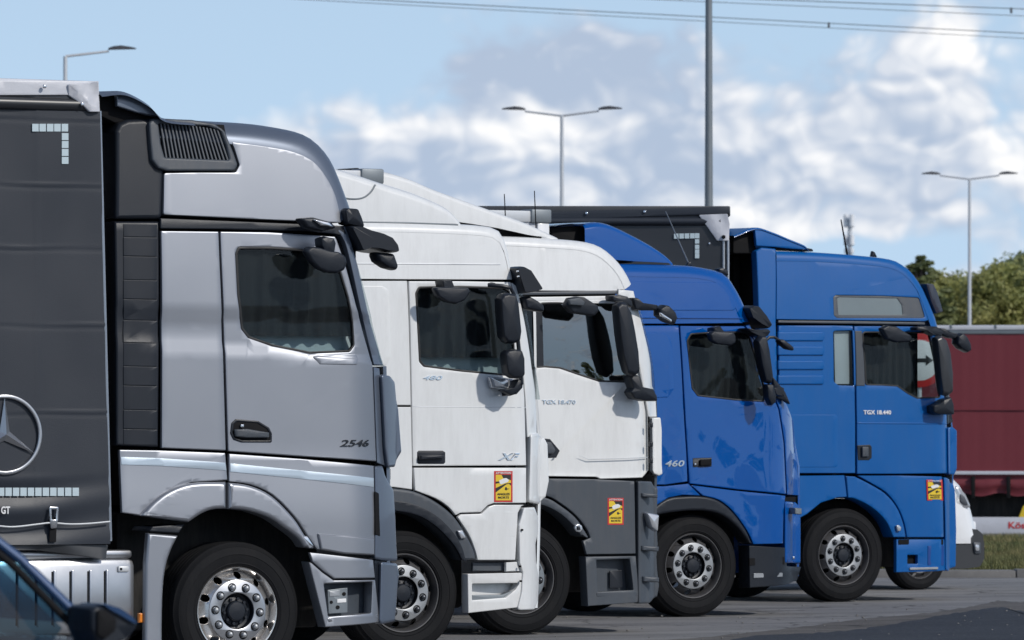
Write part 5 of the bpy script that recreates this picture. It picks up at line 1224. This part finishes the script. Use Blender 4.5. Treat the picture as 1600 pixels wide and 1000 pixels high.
T.panel('step_top', [(1404, 843), (1474, 843), (1474, 851), (1404, 851)], M_black, st, off=-.002, thick=.01, bevel=.002, gap=0, r=.003, grid=None)
T.panel('step_pocket', [(1450, 853), (1475, 852), (1475, 883), (1450, 883)], pmat('step_blue', (.004, .05, .24), .4), st, off=-.002, thick=.006, bevel=.002, gap=0, r=.003, grid=None)
T.panel('step_tread', [(1422, 887), (1466, 886), (1466, 889.5), (1422, 890.5)], M_ring, st, off=-.012, thick=.02, bevel=.003, gap=0, r=.002, grid=None)
T.panel('step_backing', [(1410, 855), (1440, 855), (1440, 888), (1410, 888)], M_black, st, off=.06, thick=.01, bevel=.001, gap=0, r=0, grid=None)
T.wrap('bumper_corner', [(1475, 745), (1484, 748), (1490, 756), (1493, 766), (1495, 829), (1494, 886), (1482, 893), (1478, 890), (1477, 800)], M_man, bevel=.012)
T.wrap('corner_deflector', [(1482, 668), (1490, 667), (1496, 673), (1496, 732), (1492, 742), (1483, 741)], M_man, off=-.03, bevel=.012)
T.panel('corner_gap', [(1479, 668), (1485, 668), (1485, 728), (1480, 728)], M_black, off=.0, r=.003, grid=None)
T.panel('windscreen_pillar', [(1457, 510), (1465, 510), (1475, 540), (1485, 600), (1490, 660), (1481, 664), (1481, 650), (1477, 620), (1469, 560), (1461, 519)], M_plastic, r=.006, thick=.05)
T.front('windscreen', [(1464, 512), (1476, 545), (1486, 620)], M_glassr, fwd=.10)
T.front('front_grille', [(1487, 640), (1490, 700), (1488, 800), (1488, 886)], M_man, fwd=.08)
T.prism('sun_visor', [(1447, 443), (1459, 444), (1465, 456), (1474, 487), (1463, 490), (1456, 474)], pmat('smoked_visor', (.02, .02, .035), .15, 0, .8), .15, 2.3, r=.01)
km = T.pillow('kerb_mirror', [(1375, 513), (1384, 508), (1400, 510), (1412, 518), (1424, 525), (1422, 534), (1400, 535), (1384, 530)], M_plastic, -.20, .10, soft=.2, r=.012)
mm = T.pillow('main_mirror', [(1461, 527), (1468, 524), (1477, 530), (1483, 550), (1487, 585), (1487, 614), (1480, 619), (1471, 617), (1467, 590), (1464, 555)], M_tarp2, -.20, .13, soft=.14, r=.014)
T.pillow('mirror_foot', [(1454, 634), (1465, 630), (1472, 624), (1484, 620), (1488, 632), (1489, 648), (1462, 648), (1455, 645)], M_plastic, -.08, .16, mm, .15, .012)
T.pillow('mirror_arm', [(1427, 511), (1444, 509), (1462, 510), (1472, 519), (1470, 526), (1456, 524), (1444, 516), (1428, 516)], M_plastic, -.10, .14, mm, .15, .01)
fm = T.pillow('front_mirror', [(1494, 525), (1501, 520), (1508, 524), (1515, 538), (1516, 548), (1511, 551), (1500, 545), (1493, 537)], M_plastic, .0, .14, soft=.2, r=.012)
T.pillow('front_mirror_arm', [(1464, 512), (1474, 513), (1485, 519), (1497, 522), (1495, 530), (1480, 528), (1468, 522)], M_plastic, .03, .10, fm, .2, .008)
a = at(1314, 343, T.Y0+.6); b = at(1324, 399, T.Y0+.6)
obj('whip_antenna', tube_bm([(b[0], T.Y0+.6, b[1]), (a[0], T.Y0+.6, a[1])], [.011, .006], 6), M_black, T.root)
T.pillow('roof_antenna', [(1361, 401), (1363, 392), (1366, 394), (1370, 402)], M_plastic, .9, .05, soft=.2, r=.003)
T.pillow('roof_lamp', [(1258, 387), (1268, 389), (1270, 393), (1260, 393)], M_plastic, .3, .08, soft=.2, r=.004)
T.chassis((1310, 782), (1480, 900)); T.wheels(KIT_MAN, .25)
S5 = T
# ================================================================ the other trailers
def plain_trailer(Y0, front, top, label, tarp, rail, cap, capmat, bottom=1.1):
    t, x0, x1, z1, zb = trailer('curtain_trailer', Y0, front, top, label, tarp, rail, capmat, bottom=bottom)
    rows = []
    for j in range(41):
        z = z1-.10+(zb-(z1-.10))*j/40; row = []
        for i in range(61):
            x = x1-.03-(x1-x0-.06)*i/60
            row.append((x, Y0-.004+.006*math.sin(4*x+z)+.004*math.sin(9*z+2.3*x)+.006*mnoise.noise(Vector((x*2, 0, z*5))), z))
        rows.append(row)
    obj('curtain', loft_bm(rows), tarp, t, 70)
    return t, x0, x1, z1, zb
def dark_trailer():
    Y0 = 49.22
    t, x0, x1, z1, zb = plain_trailer(Y0, 1141, 322, 'dark trailer with square white markings and a pale folded corner behind the azure blue cab', M_tarp2, M_tarp2, None, M_lite)
    q = [at(p[0], p[1], Y0-.02) for p in ((600, 329), (790, 327), (1000, 324.5), (1141, 322.5), (1142, 334), (1000, 337), (600, 341))]
    obj('roof_edge_strip', plate_bm(q, (), lambda X, Z: Y0-.035+.004*math.sin(X*7), .03, .008, .15), M_tarp, t)
    za, zz = at(1000, 336, Y0)[1], at(1000, 350, Y0)[1]
    obj('curtain_roll', tube_bm([(x0, Y0-.01, (za+zz)/2), (x1-.1, Y0-.01, (za+zz)/2)], (za-zz)/2, 12), M_tarp, t)
    for px in (864, 948, 1028):
        c = at(px, 330-(px-864)*.01, Y0-.05); obj('rivet', pillow_bm(circ(.016, 10, *c), Y0-.055, .02), M_chrome, t)
    q = [at(p[0], p[1], Y0-.04) for p in ((1101, 335), (1140, 334), (1143, 350), (1142, 376), (1126, 376), (1114, 356))]
    obj('corner_cap', plate_bm(roundpoly(q, .01), (), lambda X, Z: Y0-.055+.008*math.sin(X*29+Z*17), .02, .004, .05), M_lite, t)
    c = at(1137, 370, Y0-.07); obj('corner_hook', pillow_bm(circ(.02, 8, *c), Y0-.085, .03), M_black, t)
    for px in (1133.5, 1139.5):
        a = at(px, 374, Y0-.02); b = at(px, 660, Y0-.02)
        obj('corner_post', tube_bm([(a[0], Y0-.02, a[1]), (b[0], Y0-.02, b[1])], .014, 8), M_alu, t)
    def sq(x, y, w, h):
        q = [at(p[0], p[1], Y0-.02) for p in ((x, y), (x+w, y), (x+w, y+h), (x, y+h))]
        obj('reflective_square', plate_bm(q, (), lambda X, Z: Y0-.022, .006, .0005, None, 1), M_refl, t)
    for x in (1066, 1073.3, 1080.6, 1087.9, 1094.4): sq(x, 363.6, 6.2, 8)
    for y in (373, 381.5, 389, 396): sq(1094.6, y, 5.8, 6.8)
    c = at(1115, 380, Y0-.03); obj('rivet', pillow_bm(circ(.012, 8, *c), Y0-.03, .02), M_chrome, t)
    # the trailer stands a little askew behind its tractor: turn it about its near front corner
    a = -R(27); piv = Vector((x1, Y0, 0)); t.location = piv+Matrix.Rotation(a, 3, 'Z') @ (t.location-piv); t.rotation_euler.z = a
dark_trailer()
def pale_trailer(Y0, front, top, label, wd=25):
    t, x0, x1, z1, zb = plain_trailer(Y0, front, top, label, M_lite, M_galv, None, M_lite)
    a = at(front-wd, top+3, Y0)[0]
    obj('corner_post', box_bm(x1-.13, x1-.005, Y0-.02, Y0+.12, zb, z1-.11, .012), M_vanwhite, t)
    obj('corner_cap', box_bm(x1-.20, x1+.01, Y0-.035, Y0+.2, z1-.11, z1+.015, .015), M_galvd, t)
    return t
pale_trailer(45.75, 858, 330, 'pale trailer with dark roof corner, beside the deep blue roof spoiler')
pale_trailer(42.25, 596, 267, 'white trailer whose grey roof corner shows behind the second cab roof')

# ================================================================ red trailer beyond the verge
def red_trailer():
    d = 100.0; rot = R(-7)
    o = atd(1545, 700, d); o.z = -.35
    t = empty('curtain_trailer', o, 'wine red curtain side trailer parked beyond the grass at the right edge', 'trailer')
    ux = Vector((math.cos(-TH+rot), math.sin(-TH+rot), 0)); uy = Vector((-ux.y, ux.x, 0))
    def loc(bm):
        for v in bm.verts: v.co = o+ux*v.co.x+uy*v.co.y+Vector((0, 0, v.co.z))
        return bm
    L0, L1 = -8.0, 5.4
    zt = 2*0+4.02-.0
    # heights above its own ground, read from the photo at this depth
    def zz(py): return CH+d*(YH-py)/F+.35
    z_top, z_rail, z_str, z_bot, z_bar0, z_bar1 = zz(508), zz(521), zz(737), zz(773), zz(834), zz(808)
    obj('body_frame', loc(box_bm(L0, L1, .08, 2.5, z_bot+.05, z_top-.05, .02)), M_tarp2, t)
    obj('roof_rail', loc(box_bm(L0, L1, -.02, 2.52, z_rail+.06, z_top, .02)), M_lite, t)
    obj('rail_shadow_band', loc(box_bm(L0, L1, .0, .1, z_rail-.01, z_rail+.08, .01)), M_galvd, t)  # grey band painting the shade the roof rail throws below it
    for k in range(17): obj('rail_joint', loc(box_bm(L0+.3+k*.78, L0+.34+k*.78, -.03, .05, z_rail+.09, z_top+.005, .004)), M_galvd, t)
    rows = []
    for z in (z_rail, z_rail-.4, (z_rail+z_str)/2, z_str+.3, z_str):
        rows.append([(L0+(L1-L0)*i/300, .02+.0015*math.sin(i*.55)+.003*math.sin(i*.17+1)+.001*math.sin(i*1.37), z) for i in range(301)])
    obj('curtain', loc(loft_bm(rows)), M_red, t, 70)
    obj('curtain_seam', loc(box_bm(L0, L1, -.005, .03, zz(641), zz(639.5), 0)), M_redsign if False else M_red, t)
    obj('white_stripe', loc(box_bm(L0, L1, -.012, .03, z_str-.05, z_str+.01, .004)), M_lite, t)
    rows = []
    for j in range(7):
        z = z_str-.04+(z_bot-z_str+.04)*j/6
        rows.append([(L0+(L1-L0)*i/300, .03+.05*abs(math.sin(i*.21))*j/6*.6+.03*math.sin(j*1.5), z+.03*math.sin(i*.42)*j/6) for i in range(301)])
    sk = obj('curtain_skirt', loc(loft_bm(rows)), M_red, t, 70)
    for k in range(22): obj('strap', loc(box_bm(L0+.25+k*.62, L0+.32+k*.62, -.05, .03, z_bot-.06, z_str-.08, .01)), M_black, t)
    bar = obj('side_guard', loc(box_bm(L0+2, L1-.5, .0, .06, z_bar0, z_bar1, .01)), M_lite, t)
    obj('chassis', loc(box_bm(L0+.2, L1-.2, .5, 2.0, .55, z_bot+.02, .02)), M_under, t)
    # lettering on the guard
    x0 = (1573-1545)/F*d; a = text_bm('Kössbohrer', x0+.03, x0+.95, (z_bar0+z_bar1)/2-.055, (z_bar0+z_bar1)/2+.065, -.004, .004, .02)
    obj('lettering', loc(a), M_redsign, t, None)
    bm = plate_bm(roundpoly([(.50, .32), (.78, .32), (.78, .75), (.62, .62)], .02), (), lambda X, Z: .1, .05, .01); 
    for v in bm.verts: v.co.x += (1598-1545)/F*d-.62; v.co.z += zz(806)-.45
    obj('yellow_chock', loc(bm), M_yellow, t)
    for xx in (-6, -4.7, -3.4, 3.6):
        w = wheel(KIT_STEEL, t, o+ux*xx+uy*.12+Vector((0, 0, TR)), xx, full=False); w.rotation_euler = (0, 0, -TH+rot)
red_trailer()

# ================================================================ round sign glimpsed through the farthest cab
def sign():
    c = atd(1437, 563, 84); 
    t = empty('road_sign', (c.x, c.y, -.1), 'round white road sign with red rim and black arrow, seen through the azure cab window', 'road sign')
    def loc(bm):
        for v in bm.verts: v.co = Vector((c.x, c.y, c.z))+Vector((CS, -SN, 0))*v.co.x+Vector((SN, CS, 0))*v.co.y+Vector((0, 0, v.co.z))
        return bm
    p = obj('sign_plate', loc(plate_bm(circ(.40, 40), (), lambda X, Z: 0, .02, .003)), M_redsign, t)
    obj('white_disc', loc(plate_bm(circ(.30, 40), (), lambda X, Z: -.004, .006, .001)), M_wht, p)
    obj('arrow', loc(plate_bm([(-.10, -.03), (.09, -.03), (.09, -.08), (.20, 0), (.09, .08), (.09, .03), (-.10, .03)], (), lambda X, Z: -.010, .008, .001)), M_ink, p)
    obj('post', tube_bm([(c.x+SN*.06, c.y+CS*.06, -.1), (c.x+SN*.06, c.y+CS*.06, c.z+.3)], .035, 10), M_galv, t)
sign()

# ================================================================ white van beside the farthest truck
def van():
    Y0 = 52.8; W = 2.0
    wx = at(1437, 900, Y0+.06)[0]
    t = empty('van', (wx, Y0+1, 0), 'white van with dark bumper, only its nose showing past the azure blue truck', 'van')
    xf = at(1533, 860, Y0+.35)[0]
    # body: lofted cross-sections from nose to tail (side outline rises to the roof well behind the cab)
    nose = [(1488, 748), (1496, 756), (1505, 772), (1514, 795), (1519, 815), (1522, 828)]
    P = [at(p[0], p[1], Y0+.16) for p in nose]
    side = [(wx-4.2, 2.45), (wx-.75, 2.50), (wx-.42, 2.40), (wx+.22, 1.66)]+[(wx+.30, P[0][1]+.12)]+P
    low = .50
    def sec(x, zt, y): return [(x, y, zt)]
    rows = []
    for inn, drop, fw in ((.0, .10, -.16), (.02, .05, -.10), (.08, .015, -.03), (.22, .0, .03), (.6, -.01, .08), (1.0, -.015, .10), (1.4, -.01, .08), (1.78, .0, .03), (1.92, .015, -.03), (1.98, .05, -.10), (2.0, .10, -.16)):
        rows.append([(x+(fw if i > 4 else fw*.15), Y0+inn, z-drop) for i, (x, z) in enumerate(side)])
    b = obj('body_top', loft_bm(rows), M_vanwhite, t, 50)
    # sides
    tyre_c = (wx, .34)
    arch = [(wx+.42*math.cos(a), .34+.42*math.sin(a)) for a in [math.pi*k/12 for k in range(13)]]
    sd = [(wx-4.2, 2.36), (wx-.78, 2.42), (wx-.46, 2.32), (wx+.20, 1.58), (wx+.28, P[0][1]+.04)]+[(x-.14, z-.06) for x, z in P]+[(P[-1][0]-.14, low), (wx+.43, low)]+arch+[(wx-.43, low-.1), (wx-4.2, low-.1)]
    for yy in (Y0+.0, Y0+W-.03):
        obj('body_side', plate_bm(sd, [[(wx-.85, 1.40), (wx+.02, 1.36), (wx-.42, 2.05), (wx-.85, 2.08)]] if yy == Y0 else (), lambda X, Z: yy, .03, .01), M_vanwhite, t)
    obj('window_pane', plate_bm([(wx-.9, 1.35), (wx+.1, 1.3), (wx-.4, 2.1), (wx-.9, 2.12)], (), lambda X, Z: Y0+.02, .006, .001), M_glass, t)
    obj('interior', box_bm(wx-4.0, wx-.2, Y0+.1, Y0+1.9, .5, 2.2, .02), M_black, t)
    # bumper
    bq = [at(p[0], p[1], Y0+.10) for p in ((1470, 826), (1497, 823), (1522, 826), (1530, 833), (1533, 850), (1533, 874), (1526, 887), (1505, 890), (1470, 890))]
    bp = obj('bumper', pillow_bm(roundpoly(bq, .05, 5), Y0+.02, 1.96, .05), M_vanplast, t, 50)
    for pts in (((1518, 846), (1531, 847), (1531, 866), (1521, 866)),):
        obj('fog_lamp_bezel', pillow_bm(roundpoly([at(p[0], p[1], Y0+.03) for p in pts], .02), Y0+.0, .10, .15), M_gplastic, bp, 50)
        obj('fog_lamp', pillow_bm(roundpoly([at(p[0], p[1], Y0+.0) for p in ((1522, 850), (1529, 851), (1529, 861), (1523, 861))], .02), Y0-.02, .04, .15), M_lens, bp, 50)
    hl = obj('headlight', pillow_bm(roundpoly([at(p[0], p[1], Y0+.04) for p in ((1490, 757), (1498, 763), (1506, 772), (1516, 795), (1502, 793), (1490, 786))], .03), Y0+.0, .16, .1), M_lens, t, 50)
    obj('lamp_reflector', pillow_bm(roundpoly([at(p[0], p[1], Y0+.03) for p in ((1497, 770), (1504, 776), (1511, 790), (1503, 789), (1497, 784))], .02), Y0-.012, .05, .1), M_gplastic, hl, 50)
    obj('front_panel', box_bm(xf-.35, xf-.12, Y0+.25, Y0+1.75, .45, P[-1][1]+.1, .03), M_vanwhite, t)
    for (dx, yy) in ((0, .06), (0, 1.94), (-3.3, .06), (-3.3, 1.94)):
        w = wheel(KIT_MAN, t, (wx+dx, Y0+yy, .335), .3, full=False, scale=.335/TR)
        if yy > 1: w.rotation_euler = (0, 0, math.pi)
van()

# ================================================================ dark blue car at the lower left corner
def car():
    Yn = 18.3; Wd = 1.72; Yf = Yn+Wd
    def a_(px, py, y=Yn): return at(px, py, y)
    tumb = .16
    xA, zA = a_(128, 950)                                     # foot of the windscreen pillar
    rx, rz = a_(-46, 792)                                     # top of the pillar, roof edge
    wxf = xA+.42; wxr = wxf-2.6
    t = empty('car', (xA-1.0, Yn+Wd/2, 0), 'dark blue car cut off at the lower left corner, nearest to the photographer', 'car')
    belt = .93
    def shell(y): return y
    # lower body: side outline swept across the width with rounded shoulders
    side = [(wxr-.75, .55), (wxr-.78, .85), (wxr-.55, .98), (xA-1.6, belt+.02), (xA-.5, belt-.005), (xA+.02, belt-.03), (xA+.5, .86), (xA+1.0, .79), (xA+1.28, .66), (xA+1.33, .45), (xA+1.25, .25)]
    rows = []
    sd = cr(side, 4)
    for inn, s in ((.02, .06), (.0, .02), (.03, .0), (.12, -.015), (Wd/2, -.05), (Wd-.12, -.015), (Wd-.03, .0), (Wd, .02), (Wd-.02, .06)):
        rows.append([(x, Yn+inn, z-s) for x, z in sd])
    obj('body_top', loft_bm(rows), M_carblue, t, 50)
    def arch(cx): return [(cx+.36*math.cos(a), .32+.36*math.sin(a)) for a in [math.pi*k/10 for k in range(11)]]
    ol = [(x, z-.05) for x, z in sd]+[(wxf+.37, .25)]+arch(wxf)+[(wxf-.37, .22), (wxr+.37, .22)]+arch(wxr)+[(wxr-.37, .3)]
    for y in (Yn, Yf-.02): obj('body_side', plate_bm(ol, (), lambda X, Z: y, .02, .006), M_carblue, t)
    # greenhouse
    rr = rx-1.35
    def pillar(name, a, b, r, mat=M_carblue):
        for y0, y1, in ((Yn+.03, Yn+tumb), (Yf-.03, Yf-tumb)):
            obj(name, tube_bm([(a[0], y0, a[1]), ((a[0]+b[0])/2+.01, (y0+y1)/2, (a[1]+b[1])/2+.015), (b[0], y1, b[1])], r, 10), mat, t)
    pillar('windscreen_pillar', (xA+.02, zA-.05), (rx, rz), .019)
    pillar('pillar_trim', (xA-.025, zA-.06), (rx-.022, rz-.022), .014, M_black)
    pillar('centre_pillar', (xA-1.10, belt), (rx-.55, rz+.015), .04, M_black)
    pillar('rear_pillar', (wxr-.35, belt+.03), (rr, rz-.03), .08)
    rows = []
    prof = cr([(rr-.1, rz-.05), (rr+.4, rz+.02), (rx-.5, rz+.045), (rx+.02, rz+.01)], 5)
    for y, dz in ((Yn+tumb-.02, -.02), (Yn+tumb+.08, .01), (Yn+Wd/2, .045), (Yf-tumb-.08, .01), (Yf-tumb+.02, -.02)): rows.append([(x, y, z+dz) for x, z in prof])
    obj('roof', loft_bm(rows), M_carblue, t, 60)
    def gl(name, q):
        bm = bmesh.new(); bm.faces.new([bm.verts.new(v) for v in q]); obj(name, bm, M_cargl, t, None)
    for y0, y1 in ((Yn+.035, Yn+tumb), (Yf-.035, Yf-tumb)):
        gl('side_window', [(xA-.06, y0, zA-.07), (xA-.12, y0, belt-.02), (xA-1.08, y0, belt-.02), (rx-.56, y1, rz), (rx-.04, y1, rz-.02)])
        gl('rear_side_window', [(xA-1.12, y0, belt), (wxr-.3, y0, belt+.02), (rr+.05, y1, rz-.04), (rx-.6, y1, rz)])
    gl('windscreen', [(xA+.06, Yn+.08, zA-.06), (rx+.02, Yn+tumb, rz), (rx+.02, Yf-tumb, rz), (xA+.06, Yf-.08, zA-.06)])
    gl('rear_window', [(wxr-.5, Yn+.12, belt+.05), (rr-.1, Yn+tumb, rz-.06), (rr-.1, Yf-tumb, rz-.06), (wxr-.5, Yf-.12, belt+.05)])
    # cabin: dashboard, steering wheel, seats
    obj('dashboard', box_bm(xA-.42, xA+.1, Yn+.14, Yf-.14, .55, belt-.03, .05), M_black, t, 40)
    c = (xA-.52, Yn+1.28, .90); bm = bmesh.new()
    add_tube(bm, [(c[0]-.08*math.sin(k*.4189), c[1]+.18*math.cos(k*.4189), c[2]+.17*math.sin(k*.4189)) for k in range(16)], .016, 6); obj('steering_wheel', bm, M_black, t)
    for yy in (.42, 1.30):
        s = obj('seat', pillow_bm(roundpoly([(xA-1.15, .45), (xA-.75, .45), (xA-.95, .98), (xA-1.10, 1.08), (xA-1.22, 1.02)], .05), Yn+yy-.22, .46, .2), M_black, t, 50)
        obj('headrest', pillow_bm(roundpoly([(xA-1.22, 1.10), (xA-1.10, 1.10), (xA-1.10, 1.26), (xA-1.22, 1.26)], .04), Yn+yy-.12, .26, .25), M_black, s, 50)
    # wing mirror: blue cap above, dark glass facing back to us
    Ym = Yn-.14
    mq = [at(p[0], p[1], Ym) for p in ((129, 950), (136, 945), (155, 944), (176, 951), (196, 964), (207, 976), (204, 984), (190, 1000), (165, 1008), (140, 1006), (130, 985))]
    m = obj('wing_mirror', pillow_bm(roundpoly(mq, .02), Ym-.06, .22, .16), M_plastic, t, 50)
    cp = [at(p[0], p[1], Ym-.02) for p in ((150, 943), (158, 942.5), (178, 949), (198, 962), (209, 976), (200, 974), (180, 962), (160, 951))]
    obj('mirror_cap', pillow_bm(roundpoly(cp, .008), Ym-.075, .22, .12), M_carblue, m, 50)
    gq = [at(p[0], p[1], Ym-.05) for p in ((148, 953), (160, 953), (178, 966), (176, 985), (160, 998), (148, 992))]
    obj('mirror_glass', pillow_bm(roundpoly(gq, .01), Ym-.075, .02, .05), M_black, m, 50)
    obj('mirror_foot', box_bm(xA-.02, xA+.12, Ym+.08, Yn+.05, belt-.02, belt+.06, .02), M_black, m)
    for cx in (wxf, wxr):
        for yy in (.02, Wd-.02):
            w = wheel(KIT_ALU, t, (cx, Yn+yy, .32), .2, full=False, scale=.32/TR)
            if yy > 1: w.rotation_euler = (0, 0, math.pi)
    obj('underbody', box_bm(wxr-.5, xA+1.1, Yn+.2, Yf-.2, .2, .6, .03), M_under, t)
car()
